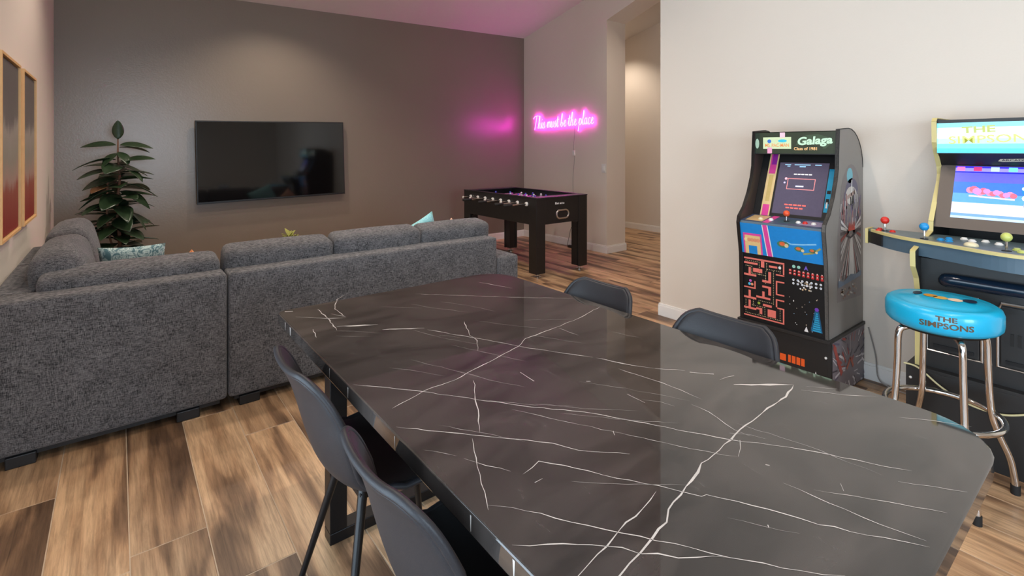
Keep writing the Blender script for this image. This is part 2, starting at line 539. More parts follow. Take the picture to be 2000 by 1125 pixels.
# wall behind the camera with an added fill window
mb = MB()
for a, b, z0, z1 in ((XL, -0.2, -0.05, None), (1.3, XR + 0.1, -0.05, None), (-0.2, 1.3, -0.05, 0.75), (-0.2, 1.3, 2.25, None)):
    za, zb = (z1, z1) if z1 else (cz(a, YB) + 0.01, cz(b, YB) + 0.01)
    mb.prism([(a, z0), (b, z0), (b, zb), (a, za)], 'y', YB - 0.12, YB)
struct(mb.build('wall_near', M['white_wall']))
# arcade wall (a closed block), sign wall with its header, hallway walls
struct(MB().prism([(YB, -0.05), (YE, -0.05)] + roofline(XR, YB, YE)[::-1], 'x', XR, XN + 0.37).build('wall_right', M['white_wall']))
mb = MB()
mb.prism([(YC, -0.05), (YF, -0.05)] + roofline(XN, YC, YF)[::-1], 'x', XN, XN + 0.37)
hz = lambda y: 3.045 + 0.33 * (YC - y)
mb.prism([(YE, hz(YE)), (YC, hz(YC)), (YC, cz(XN, YC) + 0.01), (YE, cz(XN, YE) + 0.01)], 'x', XN, XN + 0.37)
struct(mb.build('wall_sign_side', M['white_wall']))
struct(MB().prism([(YE - 0.2, -0.05), (YF, -0.05)] + roofline(XH, YE - 0.2, YF)[::-1], 'x', XH, XH + 0.12).build('wall_hallway', M['white_wall']))
struct(MB().prism([(XN + 0.37, -0.05), (XH, -0.05), (XH, cz(XH, YE)), (XN + 0.37, cz(XN, YE))], 'y', YE - 0.2, YE - 0.1).build('wall_hallway_near', M['white_wall']))
# baseboards: a tall strip with a small cap
def baseboard(name, a, b, side):
    (xa, ya), (xb, yb) = a, b
    mb = MB()
    for h0, h1, t in ((0, 0.085, 0.014), (0.085, 0.10, 0.009)):
        dx, dy = side[0] * t, side[1] * t
        mb.box(min(xa, xb, xa + dx), max(xa, xb, xa + dx), min(ya, yb, ya + dy), max(ya, yb, ya + dy), h0, h1)
    return struct(mb.build(name, M['trim'], bevel=0.002))
baseboard('baseboard_right', (XR, YB), (XR, YE), (-1, 0))
baseboard('baseboard_right_end', (XR - 0.014, YE), (XN + 0.37, YE), (0, 1))
baseboard('baseboard_sign_side', (XN, YC), (XN, YF), (-1, 0))
baseboard('baseboard_sign_end', (XN - 0.014, YC), (XN + 0.384, YC), (0, -1))
baseboard('baseboard_hallway', (XH, YE), (XH, YF), (-1, 0))
baseboard('baseboard_far', (XL, YF), (XN, YF), (0, -1))
baseboard('baseboard_left', (XL, DY1 + 0.06), (XL, YF), (1, 0))
# sliding glass door and added rear window: frames and panes
m, nt, b = new_mat('window_glass')
tr = nt.nodes.new('ShaderNodeBsdfTransparent'); gl = nt.nodes.new('ShaderNodeBsdfGlossy')
gl.inputs['Roughness'].default_value = 0.02
ms = nt.nodes.new('ShaderNodeMixShader'); fr = nt.nodes.new('ShaderNodeFresnel'); fr.inputs['IOR'].default_value = 1.3
nt.links.new(fr.outputs[0], ms.inputs[0]); nt.links.new(tr.outputs[0], ms.inputs[1]); nt.links.new(gl.outputs[0], ms.inputs[2])
nt.links.new(ms.outputs[0], nt.nodes['Material Output'].inputs[0])
M['glass'] = m
def glazing(name, fix, a0, a1, z0, z1, axis, n):
    def bx(mb, a, b, c, d, t=0.05):
        if axis == 'x': mb.box(fix - t/2, fix + t/2, a, b, c, d)
        else: mb.box(a, b, fix - t/2, fix + t/2, c, d)
    mb = MB(); w = 0.05
    bx(mb, a0, a1, z0, z0 + w); bx(mb, a0, a1, z1 - w, z1)
    for k in range(n + 1):
        c = a0 + (a1 - a0) * k / n
        c = min(max(c, a0 + w/2), a1 - w/2)
        bx(mb, c - w/2, c + w/2, z0 + w, z1 - w)
    o = struct(mb.build(name, M['trim'], bevel=0.003))
    for k in range(n):
        c, d = a0 + (a1 - a0) * k / n, a0 + (a1 - a0) * (k + 1) / n
        g = MB(); bx(g, c + w/2, d - w/2, z0 + w - 0.005, z1 - w + 0.005, 0.006)
        g.build('pane', M['glass'], o)
glazing('window_1', XL - 0.06, DY0, DY1, 0.0, DZ, 'x', 2)
glazing('added_rear_window', YB - 0.06, -0.2, 1.3, 0.75, 2.25, 'y', 2)

# recessed ceiling lights
def can(x, y, power, label, warm=(1.0, 0.87, 0.74), ang=125):
    t = thing('recessed_light', label, 'ceiling light', (x, y, cz(x, y)), group='recessed ceiling lights')
    # leave tilt with the ceiling slope
    t.rotation_euler = (math.atan(SL) * (-1 if y >= YR else 1), 0, 0)
    ring = MB()
    n = 28
    prof = [(0.062, -0.001), (0.062, -0.006), (0.085, -0.008), (0.092, -0.003), (0.092, 0.004), (0.062, 0.004)]
    vs_ = []; fs = []
    for r_, h in prof:
        for k in range(n):
            vs_.append((r_*math.cos(2*math.pi*k/n), r_*math.sin(2*math.pi*k/n), h))
    for i in range(len(prof) - 1):
        for k in range(n): fs.append((i*n+k, i*n+(k+1)%n, (i+1)*n+(k+1)%n, (i+1)*n+k))
    ring.add(vs_, fs); ring.build('trim_ring', M['trim'], t, smooth=True)
    MB().lathe([(0.062, -0.004), (0.062, 0.001)], 0, 0, 24).build('lens', M['lens'], t)
    d = bpy.data.lights.new('lamp', 'SPOT')
    d.energy = power; d.color = warm; d.spot_size = R(ang); d.spot_blend = 0.7; d.shadow_soft_size = 0.06
    o = bpy.data.objects.new('lamp', d); col.objects.link(o)
    o.parent = t; o.location = (0, 0, -0.03)
    o.rotation_euler = (-t.rotation_euler[0], 0, 0)
M['lens'] = mat('frosted_lens', C(255, 240, 220), 0.5, emit=(1.0, 0.85, 0.68, 1), estr=6.0)
can(1.35, 5.32, CAN_POWER * 1.1, 'recessed round ceiling light washing the grey wall above the television')
for x, y, k, lab in ((0.30, 4.5, 0.75, 'added to brighten the left wall'), (1.2, 3.6, 1, 'over the middle of the sectional sofa'), (2.3, 3.7, 1, 'over the sofa arm near the foosball table'),  # first light here is added to brighten the left wall
                     (1.1, 1.6, 1, 'over the sofa end of the dining table'), (2.0, 1.6, 0.75, 'between the dining table and the arcade cabinets'), (1.0, -0.6, 1, 'between the glass door and the added rear window'), (2.0, -0.6, 0.7, 'behind the bar stool')):
    can(x, y, CAN_POWER * k, 'recessed round ceiling light ' + lab)
can(4.7, 3.15, CAN_POWER * 1.0, 'recessed round ceiling light added to brighten the passage beyond the arcade wall')  # unseen light added to brighten the sign wall and its end
can(6.35, 5.62, CAN_POWER * 0.8, 'recessed round ceiling light in the hallway ceiling')

# ------------------------------------------------------------------ dining table
TX0, TX1, TY0, TY1, TZ = 0.475, 1.515, 0.20, 2.062, 0.75
def rounded_rect(x0, x1, y0, y1, r, n=8):
    pts = []
    for cx, cy, a0, rr in ((x1, y1, 0, r[0]), (x0, y1, 90, r[1]), (x0, y0, 180, r[2]), (x1, y0, 270, r[3])):
        sx = -1 if cx == x1 else 1; sy = -1 if cy == y1 else 1
        for k in range(n + 1):
            a = R(a0 + 90 * k / n)
            pts.append((cx + sx*rr + rr*math.cos(a), cy + sy*rr + rr*math.sin(a)))
    return pts
off = (1.0, 1.13, 0)
table = thing('dining_table', 'long dining table with a polished black marble top and white veins', 'table', off)
MB().prism(rounded_rect(TX0, TX1, TY0, TY1, (0.15, 0.03, 0.12, 0.15)), 'z', TZ - 0.042, TZ).build('marble_top', M['marble'], table, off, bevel=0.004, smooth=True, ang=30)
VEINS = [
    (7, [(1.395, 0.587), (1.314, 0.571), (1.223, 0.573), (1.138, 0.567), (1.051, 0.563), (0.973, 0.554), (0.905, 0.553), (0.842, 0.535), (0.794, 0.525), (0.745, 0.517), (0.717, 0.501), (0.672, 0.495), (0.631, 0.488), (0.573, 0.480), (0.525, 0.476)]),
    (4, [(0.487, 1.301), (0.613, 1.153), (0.698, 1.033), (0.752, 0.962), (0.863, 0.831), (0.948, 0.692), (1.026, 0.561), (1.078, 0.494), (1.122, 0.432), (1.167, 0.348), (1.202, 0.291)]),
    (4, [(0.488, 1.043), (0.589, 0.931), (0.649, 0.862), (0.721, 0.782), (0.745, 0.732), (0.818, 0.659)]),
    (6, [(0.515, 1.954), (0.601, 1.865), (0.658, 1.828)]),
    (9, [(0.600, 1.758), (0.721, 1.690)]),
    (9, [(0.713, 1.632), (0.833, 1.557)]),
    (6, [(0.834, 1.537), (0.909, 1.396), (0.992, 1.228), (1.021, 1.179), (1.062, 1.108), (1.110, 1.033)]),
    (7, [(1.116, 1.023), (1.134, 0.977), (1.169, 0.906), (1.193, 0.871)]),
    (9, [(1.193, 0.871), (1.246, 0.812)]),
    (7, [(1.248, 0.798), (1.289, 0.750)]),
    (5, [(1.271, 0.722), (1.324, 0.711)]),
    (11, [(1.274, 0.685), (1.395, 0.587)]),
    (5, [(1.413, 0.563), (1.460, 0.508)]),
    (5, [(1.381, 0.563), (1.439, 0.484), (1.499, 0.430)]),
    (5, [(1.489, 1.345), (1.366, 1.310), (1.216, 1.283), (1.044, 1.268), (0.987, 1.232), (0.827, 1.190), (0.712, 1.158), (0.618, 1.155), (0.515, 1.123)]),
    (4, [(0.748, 1.126), (0.708, 1.058), (0.673, 0.991), (0.621, 0.909)]),
    (3, [(0.597, 0.903), (0.552, 0.817), (0.521, 0.746), (0.500, 0.706)]),
    (4, [(0.978, 1.529), (0.919, 1.405), (0.914, 1.353), (0.867, 1.280)]),
    (2, [(0.494, 0.930), (0.538, 0.869)]),
    (2.5, [(0.545, 0.853), (0.594, 0.764)]),
    (3.5, [(0.606, 0.743), (0.657, 0.755), (0.699, 0.694), (0.768, 0.583), (0.819, 0.500), (0.830, 0.497), (0.880, 0.412), (0.910, 0.343), (0.961, 0.269), (0.994, 0.218)]),
    (3, [(0.506, 0.717), (0.536, 0.686), (0.592, 0.599), (0.640, 0.531), (0.701, 0.446), (0.730, 0.399), (0.760, 0.363), (0.790, 0.322), (0.831, 0.279)]),
    (4, [(0.485, 0.621), (0.550, 0.574), (0.600, 0.528), (0.617, 0.512), (0.629, 0.487), (0.691, 0.430), (0.730, 0.399)]),
    (4, [(0.767, 0.558), (0.710, 0.545), (0.642, 0.538), (0.600, 0.528), (0.526, 0.517), (0.477, 0.508)]),
    (3.5, [(0.971, 0.427), (0.984, 0.331), (0.990, 0.281), (1.006, 0.224)]),
    (3, [(1.144, 0.297), (1.207, 0.211)]),
    (2.5, [(0.996, 0.384), (1.048, 0.312), (1.111, 0.220)]),
    (4, [(1.419, 0.368), (1.464, 0.313), (1.498, 0.255)]),
    (4, [(1.110, 0.935), (1.129, 0.832), (1.138, 0.753), (1.136, 0.694)]),
    (4, [(1.094, 0.695), (1.095, 0.649), (1.070, 0.573), (1.073, 0.540)]),
    (2, [(0.737, 0.944), (0.818, 0.796), (0.895, 0.660), (0.932, 0.592), (0.982, 0.520)]),
    (4, [(0.999, 1.949), (1.175, 1.773), (1.309, 1.641), (1.485, 1.485)]),
    (6, [(1.317, 1.940), (1.379, 1.761)]),
    (4, [(1.198, 1.272), (1.204, 1.183)]),
    (4, [(0.878, 1.087), (0.873, 1.022)]),
    (6, [(0.606, 1.995), (0.603, 1.863), (0.588, 1.723)]),
    (5, [(0.629, 1.908), (0.662, 1.839)]),
    (6, [(0.758, 2.118), (0.708, 2.074), (0.659, 1.953), (0.659, 1.841)]),
    (9, [(0.499, 2.040), (0.525, 2.027)]),
    (7, [(0.527, 1.784), (0.512, 1.695)]),
    (3, [(1.012, 0.824), (1.012, 0.769)]),
    (3, [(1.041, 0.546), (0.983, 0.519)]),
    (5, [(0.982, 0.936), (0.991, 0.929)]),
    (4, [(0.856, 0.735), (0.846, 0.723)]),
    (4, [(1.000, 0.473), (1.004, 0.467)]),
    (3, [(0.843, 0.395), (0.838, 0.391)]),
    (3, [(1.053, 0.361), (1.034, 0.349)]),
    (3, [(0.609, 0.711), (0.628, 0.711)]),
]
rv = random.Random(3)
for k in range(34):                       # faint hairline veins running with the grain of the stone
    x_, y_ = rv.uniform(TX0 + 0.08, TX1 - 0.15), rv.uniform(TY0 + 0.12, TY1 - 0.12)
    a_ = math.atan2(-1.0, 0.72) + rv.gauss(0, 0.22); l_ = rv.uniform(0.06, 0.30)
    e_ = (x_ + l_ * math.cos(a_), y_ + l_ * math.sin(a_))
    if TX0 + 0.03 < e_[0] < TX1 - 0.1 and TY0 + 0.05 < e_[1] < TY1 - 0.05:
        VEINS.append((1.3, [(x_, y_), ((x_ + e_[0])/2 + rv.uniform(-.012, .012), (y_ + e_[1])/2), e_]))
mb = MB()
for w, pts in VEINS:
    fine = []
    for a, b in zip(pts, pts[1:]):
        n = max(1, int(math.dist(a, b) / 0.022))
        for k in range(n):
            t = k / n
            j = 0.0 if k == 0 else 0.0026
            fine.append((a[0] + (b[0]-a[0])*t + rv.uniform(-j, j), a[1] + (b[1]-a[1])*t + rv.uniform(-j, j)))
    fine.append(pts[-1])
    L, Rr = [], []
    for i, p in enumerate(fine):
        a = fine[max(0, i-1)]; b = fine[min(len(fine)-1, i+1)]
        d = Vector((b[0]-a[0], b[1]-a[1])); d.normalize()
        taper = min(1, (i + 0.35) / 2.0, (len(fine) - i - 0.65) / 2.0) if len(fine) > 3 else 0.8
        h = w * (0.00048 if w >= 9 else 0.00030) * rv.uniform(0.35, 1.25) * max(0.15, taper)
        L.append((p[0] - d.y*h, p[1] + d.x*h)); Rr.append((p[0] + d.y*h, p[1] - d.x*h))
    z = TZ + 0.0004
    vs_ = [(q[0], q[1], z) for q in L] + [(q[0], q[1], z) for q in Rr]
    n = len(fine)
    mb.add(vs_, [(n+i, n+i+1, i+1, i) for i in range(n-1)])
# veins that run over the left edge of the slab
for y0, w in ((0.60, 0.010), (1.02, 0.008), (1.302, 0.012), (1.45, 0.006), (1.86, 0.022), (1.93, 0.012), (0.72, 0.006)):
    w *= 0.6
    mb.add([(TX0 - 0.0006, y0, TZ - 0.006), (TX0 - 0.0006, y0 + w, TZ - 0.006), (TX0 - 0.0006, y0 + w*0.6, TZ - 0.034), (TX0 - 0.0006, y0 + w*0.3, TZ - 0.034)], [(0, 1, 2, 3)])
mb.build('marble_vein', M['vein'], table, off)
MB().box(TX0 + 0.10, TX1 - 0.10, TY0 + 0.20, TY1 - 0.22, TZ - 0.062, TZ - 0.042).build('sub_frame', M['black_metal'], table, off, bevel=0.002)
for y in (TY1 - 0.31, TY0 + 0.25):
    for x in (TX0 + 0.10, TX1 - 0.16):
        MB().box(x, x + 0.06, y, y + 0.06, 0.04, TZ - 0.06).build('leg', M['black_metal'], table, off, bevel=0.003)
    MB().box(TX0 + 0.10, TX1 - 0.10, y, y + 0.06, 0.0, 0.04).build('floor_rail', M['black_metal'], table, off, bevel=0.003)

# ------------------------------------------------------------------ chairs
PROF = [(0.225, 0.440), (0.20, 0.462), (0.12, 0.468), (0.02, 0.458), (-0.08, 0.452), (-0.15, 0.462), (-0.195, 0.505), (-0.220, 0.57), (-0.237, 0.63), (-0.252, 0.685), (-0.268, 0.735), (-0.287, 0.775), (-0.301, 0.797)]
HW   = [0.165, 0.195, 0.212, 0.214, 0.205, 0.192, 0.186, 0.190, 0.192, 0.186, 0.172, 0.150, 0.112]
def chair_rows(i0, i1, n=12):
    rows = []
    prof = catmull([(p[0], 0, p[1]) for p in PROF], 3)
    hw = [v.x for v in catmull([(h, 0, 0) for h in HW], 3)]
    for i in range(i0, i1 + 1):
        p, w = prof[i], hw[i]
        a = prof[max(i-1, 0)]; b = prof[min(i+1, len(prof)-1)]
        t = (b - a).normalized()
        nrm = Vector((-t.z, 0, t.x)) * -1.0           # towards the sitter
        if nrm.z < 0 and abs(t.x) > abs(t.z): nrm = -nrm
        if nrm.x < 0 and abs(t.z) >= abs(t.x): nrm = -nrm
        row = []
        for k in range(n + 1):
            u = -1 + 2 * k / n
            lift = 0.030 * abs(u) ** 2.4 if i < 12 else (0.042 if i < 26 else 0.042 - 0.003 * (i - 26)) * abs(u) ** 2.2
            row.append(Vector((p.x, u * w, p.z)) + nrm * lift)
        rows.append(row)
    return rows
def grid(rows):
    mb = MB(); n = len(rows[0])
    mb.add([p for r_ in rows for p in r_], [(i*n+k, i*n+k+1, (i+1)*n+k+1, (i+1)*n+k) for i in range(len(rows)-1) for k in range(n-1)])
    return mb
def make_chair(label):
    t = thing('dining_chair', label, 'chair', group='black shell dining chairs')
    total = (len(PROF) - 1) * 3
    split = 15
    s_rows, b_rows = chair_rows(0, split), chair_rows(split, total)
    for nm, rows, mt in (('seat', s_rows, M['chair_shaded']), ('backrest', b_rows, M['chair'])):
        o = grid(rows).build(nm, mt, t, smooth=True, solid=0.018, ang=80)
        md = o.modifiers.new('sub', 'SUBSURF'); md.levels = 1; md.render_levels = 1
    allr = s_rows + b_rows[1:]
    loop = [r_[0] for r_ in allr] + allr[-1][1:-1] + [r_[-1] for r_ in allr[::-1]] + allr[0][-2:0:-1]
    MB().tube(loop, 0.0085, 8, closed=True).build('piping', M['chair'], t, smooth=True, ang=80)
    MB().box(-0.13, 0.13, -0.10, 0.10, 0.418, 0.436).build('mounting_plate', M['black_metal'], t, bevel=0.003)
    for sx, sy in ((1, 1), (1, -1), (-1, 1), (-1, -1)):
        top = (sx * 0.115, sy * 0.085, 0.445); foot = (sx * 0.215, sy * 0.205, 0.0)
        lg = MB().tube([top, foot], [0.0135, 0.0085], 10).build('leg', M['black_metal'], t, smooth=True)
        MB().tube([(foot[0]*0.985, foot[1]*0.985, 0.014), (foot[0], foot[1], 0.0)], 0.0105, 10).build('foot_cap', M['rubber'], lg, smooth=True)
    return t
CH = [((0.645, 1.425), 0, 'black padded shell chair with its back to the left wall, closer to the sofa'),
      ((0.645, 0.885), 0, 'black padded shell chair with its back to the left wall, farther from the sofa'),
      ((1.316, 1.425), 180, 'black padded shell chair across the marble table, closer to the foosball table'),
      ((1.316, 0.875), 180, 'black padded shell chair across the marble table, in front of the maze arcade cabinet')]
ch0 = make_chair(CH[0][2])
for i, ((x, y), rz, lab) in enumerate(CH):
    c = ch0 if i == 0 else copy_tree(ch0)
    c.location = (x, y, 0); c.rotation_euler = (0, 0, R(rz)); c['label'] = lab

# ------------------------------------------------------------------ sectional sofa: three pieces
SY = 2.995
def plinth(t, off, x0, x1, y0, y1, feet):
    MB().box(x0 + 0.03, x1 - 0.03, y0 + 0.03, y1 - 0.03, 0.035, 0.09).build('base_frame', M['black_plastic'], t, off)
    for fx, fy in feet:
        MB().box(fx - 0.05, fx + 0.05, fy - 0.04, fy + 0.04, 0.0, 0.05).build('foot', M['black_plastic'], t, off, bevel=0.004)
# corner piece against the left wall
o1 = (0.0, 3.45, 0)
s1 = thing('sofa_corner_section', 'charcoal woven corner section of the sectional sofa beside the left wall', 'sofa', o1)
plinth(s1, o1, -0.45, 0.45, SY, 3.93, ((-0.33, 3.05), (0.28, 3.05), (-0.35, 3.85), (0.38, 3.85)))
soft('back_panel', M['fabric'], s1, (0.902, 0.17, 0.655), (0.0, SY + 0.085, 0.3875), r=0.018, off=o1, puff=(0, 0.004, 0.003))
soft('side_panel', M['fabric'], s1, (0.15, 0.76, 0.655), (-0.376, SY + 0.17 + 0.38, 0.3875), r=0.018, off=o1)
soft('seat_base', M['fabric'], s1, (0.75, 0.77, 0.22), (0.075, 3.55, 0.19), r=0.02, off=o1)
soft('seat_cushion', M['fabric'], s1, (0.75, 0.77, 0.16), (0.075, 3.55, 0.375), r=0.05, off=o1, puff=(0, 0, 0.015))
soft('back_cushion', M['fabric'], s1, (0.74, 0.20, 0.36), (0.072, SY + 0.25, 0.61), (R(7), 0, 0), r=0.045, off=o1, puff=(0, 0.02, 0.008))
soft('back_cushion', M['fabric'], s1, (0.20, 0.70, 0.42), (-0.215, 3.565, 0.66), (0, R(-8), 0), r=0.07, off=o1, puff=(0.03, 0, 0.02))
# armless piece along the left wall
o2 = (0.0, 4.25, 0)
s2 = thing('sofa_armless_section', 'charcoal woven armless sofa section along the left wall near the rubber plant', 'sofa', o2)
plinth(s2, o2, -0.45, 0.45, 3.94, 4.62, ((-0.35, 4.0), (0.38, 4.0), (-0.35, 4.55), (0.38, 4.55)))
soft('side_panel', M['fabric'], s2, (0.15, 0.67, 0.655), (-0.376, 4.28, 0.3875), r=0.018, off=o2)
soft('seat_base', M['fabric'], s2, (0.75, 0.67, 0.22), (0.075, 4.28, 0.19), r=0.02, off=o2)
soft('seat_cushion', M['fabric'], s2, (0.75, 0.67, 0.16), (0.075, 4.28, 0.375), r=0.05, off=o2, puff=(0, 0, 0.015))
soft('back_cushion', M['fabric'], s2, (0.20, 0.64, 0.44), (-0.215, 4.28, 0.67), (0, R(-8), 0), r=0.07, off=o2, puff=(0.03, 0, 0.02))
# long piece with the right arm
o3 = (1.43, 3.45, 0)
s3 = thing('sofa_long_section', 'charcoal woven three-cushion sofa section with a low arm beside the foosball table', 'sofa', o3)
plinth(s3, o3, 0.458, 2.41, SY, 3.93, ((0.56, 3.05), (1.40, 3.05), (2.30, 3.05), (0.56, 3.85), (2.30, 3.85)))
soft('back_panel', M['fabric'], s3, (1.745, 0.17, 0.655), (1.3305, SY + 0.085, 0.3875), r=0.018, off=o3, puff=(0, 0.004, 0.003), n=14)
soft('arm', M['fabric'], s3, (0.20, 0.93, 0.50), (2.305, SY + 0.465, 0.315), r=0.022, off=o3)
soft('seat_base', M['fabric'], s3, (1.745, 0.77, 0.22), (1.33, 3.55, 0.19), r=0.02, off=o3)
for xa, xb in ((0.458, 1.04), (1.04, 1.62), (1.62, 2.203)):
    soft('seat_cushion', M['fabric'], s3, (xb - xa - 0.004, 0.77, 0.16), ((xa + xb)/2, 3.55, 0.375), r=0.05, off=o3, puff=(0, 0, 0.015))
for xa, xb, h in ((0.462, 1.055, 0.0), (1.062, 1.66, 0.008), (1.666, 2.24, 0.004)):
    soft('back_cushion', M['fabric'], s3, (xb - xa, 0.20, 0.38), ((xa + xb)/2, SY + 0.25, 0.63 + h), (R(7), 0, 0), r=0.045, off=o3, puff=(0.006, 0.02, 0.008))

# throw pillows
def pillow(name, label, cmat, centre, size, rot, fat=0.11):
    mb = MB(); n = 14
    for sgn in (1, -1):
        vs_ = []
        for i in range(n + 1):
            for j in range(n + 1):
                u, v = -1 + 2*i/n, -1 + 2*j/n
                pin = 1 - 0.06 * (1 - u*u) * 0 - 0.05 * ((1-abs(u)**3) if abs(v) > 0.999 else 0)
                x = u * size/2 * (1 - 0.07 * (1 - v*v) * abs(u)**3)
                y = v * size/2 * (1 - 0.07 * (1 - u*u) * abs(v)**3)
                h = fat/2 * ((1 - abs(u)**2.6) * (1 - abs(v)**2.6)) ** 0.55
                vs_.append((x, sgn * h, y))
        fs = [(i*(n+1)+j, (i+1)*(n+1)+j, (i+1)*(n+1)+j+1, i*(n+1)+j+1) for i in range(n) for j in range(n)]
        mb.add(vs_, [f[::-1] for f in fs] if sgn < 0 else fs)
    o = weld(mb.build(name, cmat))
    o.location = centre; o.rotation_euler = rot
    return tag(o, label, 'pillow', 'throw pillows on the sofa')
def mat_pattern(name, c1, c2, scale=16):
    m, nt, b = new_mat(name)
    tc = nt.nodes.new('ShaderNodeTexCoord')
    n = stretched_noise(nt, tc.outputs['Object'], (scale, scale, scale * 0.7), 2, 0.5, 3.0)
    r = ramp(nt, [(0.40, c1), (0.50, c2), (0.58, c1), (0.66, c2)])
    nt.links.new(n.outputs['Fac'], r.inputs['Fac'])
    nt.links.new(r.outputs['Color'], b.inputs['Base Color'])
    b.inputs['Roughness'].default_value = 0.9
    return m
M['teal_print'] = mat_pattern('teal_swirl_print', C(82, 116, 124), C(186, 206, 204))
M['aqua'] = mat_pattern('aqua_weave', C(120, 190, 198), C(170, 216, 218), 40)
M['rust_print'] = mat_pattern('rust_print', C(176, 88, 50), C(206, 150, 100))
M['blush'] = mat_pattern('blush_weave', C(214, 164, 140), C(226, 186, 164), 40)
pillow('throw_pillow', 'teal and cream swirl patterned throw pillow by the rubber plant', M['teal_print'], (0.075, 3.985, 0.592), 0.345, (R(8), 0, R(-9)), 0.11)
pillow('throw_pillow', 'plain light aqua throw pillow with one corner peeking over the sofa back', M['aqua'], (1.80, 3.44, 0.655), 0.36, (R(8), R(-24), 0))
pillow('throw_pillow', 'rust orange printed throw pillow behind the corner of the sofa back', M['rust_print'], (0.335, 3.44, 0.60), 0.27, (R(8), R(45), 0), 0.08)
pillow('throw_pillow', 'small blush throw pillow at the sofa end beside the foosball table', M['blush'], (2.135, 3.55, 0.625), 0.26, (R(8), R(45), 0), 0.08)

# coffee table with a small plant
o = (1.20, 4.62, 0)
ct = thing('coffee_table', 'round walnut coffee table in front of the sectional sofa', 'table', o)
MB().lathe([(0.40, 0.355), (0.42, 0.362), (0.42, 0.385), (0.41, 0.39)], o[0], o[1], 40).build('top', M['walnut'], ct, o, smooth=True)
for k in range(3):
    a = R(90 + 120 * k)
    MB().tube([(o[0] + 0.22*math.cos(a), o[1] + 0.22*math.sin(a), 0.356), (o[0] + 0.33*math.cos(a), o[1] + 0.33*math.sin(a), 0.0)], [0.02, 0.012], 10).build('leg', M['black_metal'], ct, o, smooth=True)
o = (1.165, 4.56, 0.39)
pp = thing('small_potted_plant', 'small lime green leafy plant in a white pot on the coffee table', 'plant', o)
MB().lathe([(0.045, 0.39), (0.062, 0.52), (0.064, 0.53), (0.056, 0.53), (0.054, 0.515)], o[0], o[1], 24).build('pot', M['ceramic'], pp, o, smooth=True)
MB().lathe([(0.055, 0.512), (0.054, 0.518)], o[0], o[1], 20).build('soil', M['soil'], pp, o)
def leaf_mesh(length, width, droop, fold=0.25, n=8):
    """leaf along +x, base at the origin"""
    mb = MB(); vs_ = []
    for i in range(n + 1):
        t = i / n
        x = length * t; z = -droop * length * t * t
        w = width * (math.sin(math.pi * min(1, t ** 0.85)) ** 0.8) * 0.5 if 0 < t < 1 else 0.0006
        for k in (-1, -0.5, 0, 0.5, 1):
            vs_.append((x, k * w, z + abs(k) * w * fold))
    fs = [(i*5+k, (i+1)*5+k, (i+1)*5+k+1, i*5+k+1) for i in range(n) for k in range(4)]
    mb.add(vs_, fs)
    return mb
rp = random.Random(11)
lm = None
for k in range(44):
    if lm is None:
        lf = leaf_mesh(0.085, 0.03, 0.25).build('leaf', M['leaf_lime'], pp, smooth=True, ang=80, solid=0.001); lm = lf
    else:
        lf = lm.copy(); col.objects.link(lf)
    lf.location = (rp.uniform(-.03, .03), rp.uniform(-.03, .03), 0.13 + rp.uniform(0, 0.10))
    lf.rotation_euler = (0, -R(rp.uniform(5, 75)), rp.uniform(0, 6.28))
    s_ = rp.uniform(0.7, 1.15); lf.scale = (s_, s_, s_)
for k in range(5):
    a = rp.uniform(0, 6.28)
    MB().tube([(0, 0, 0.12), (0.02*math.cos(a), 0.02*math.sin(a), 0.18), (0.03*math.cos(a), 0.03*math.sin(a), 0.235)], 0.003, 6).build('stem', M['bark'], pp)

# ------------------------------------------------------------------ rubber plant
o = (0.0, 5.60, 0)
rb = thing('rubber_plant', 'tall dark green rubber plant with glossy leaves in a pot before the grey wall', 'plant', o)
MB().lathe([(0.13, 0.0), (0.15, 0.01), (0.185, 0.30), (0.19, 0.31), (0.175, 0.31), (0.17, 0.28)], o[0], o[1], 32).build('pot', M['ceramic'], rb, o, smooth=True)
MB().lathe([(0.172, 0.272), (0.170, 0.284)], o[0], o[1], 28).build('soil', M['soil'], rb, o)
stem = catmull([(0, 0, 0.27), (0.012, 0, 0.55), (-0.008, 0.01, 0.85), (0.012, 0, 1.10), (0.0, 0.0, 1.28), (0.0, 0, 1.46)], 6)
MB().tube(stem, [0.016 - 0.011 * i / (len(stem) - 1) for i in range(len(stem))], 10).build('stem', M['bark'], rb, smooth=True)
MB().tube(catmull([(0.0, 0, 0.40), (-0.06, -0.02, 0.62), (-0.075, -0.03, 0.86), (-0.07, -0.03, 1.08)], 6), 0.008, 8).build('stem', M['bark'], rb, smooth=True)
protos = {}
def rleaf(z, az, pitch, length, width, droop, key='leaf', base=(0, 0), roll=0.0):
    k = (round(droop, 2), key)
    if k not in protos:
        lf = leaf_mesh(0.20, 0.085, droop, 0.22, 10).build('leaf', M[key], rb, smooth=True, ang=80, solid=0.0016)
        protos[k] = lf
    else:
        lf = protos[k].copy(); col.objects.link(lf)
    # short stalk: leaf starts a little away from the stem
    lf.location = (base[0] + 0.012*math.cos(az), base[1] + 0.012*math.sin(az), z)
    lf.rotation_euler = (roll, -pitch, az)
    lf.scale = (length / 0.20, width / 0.085, length / 0.20)
    return lf
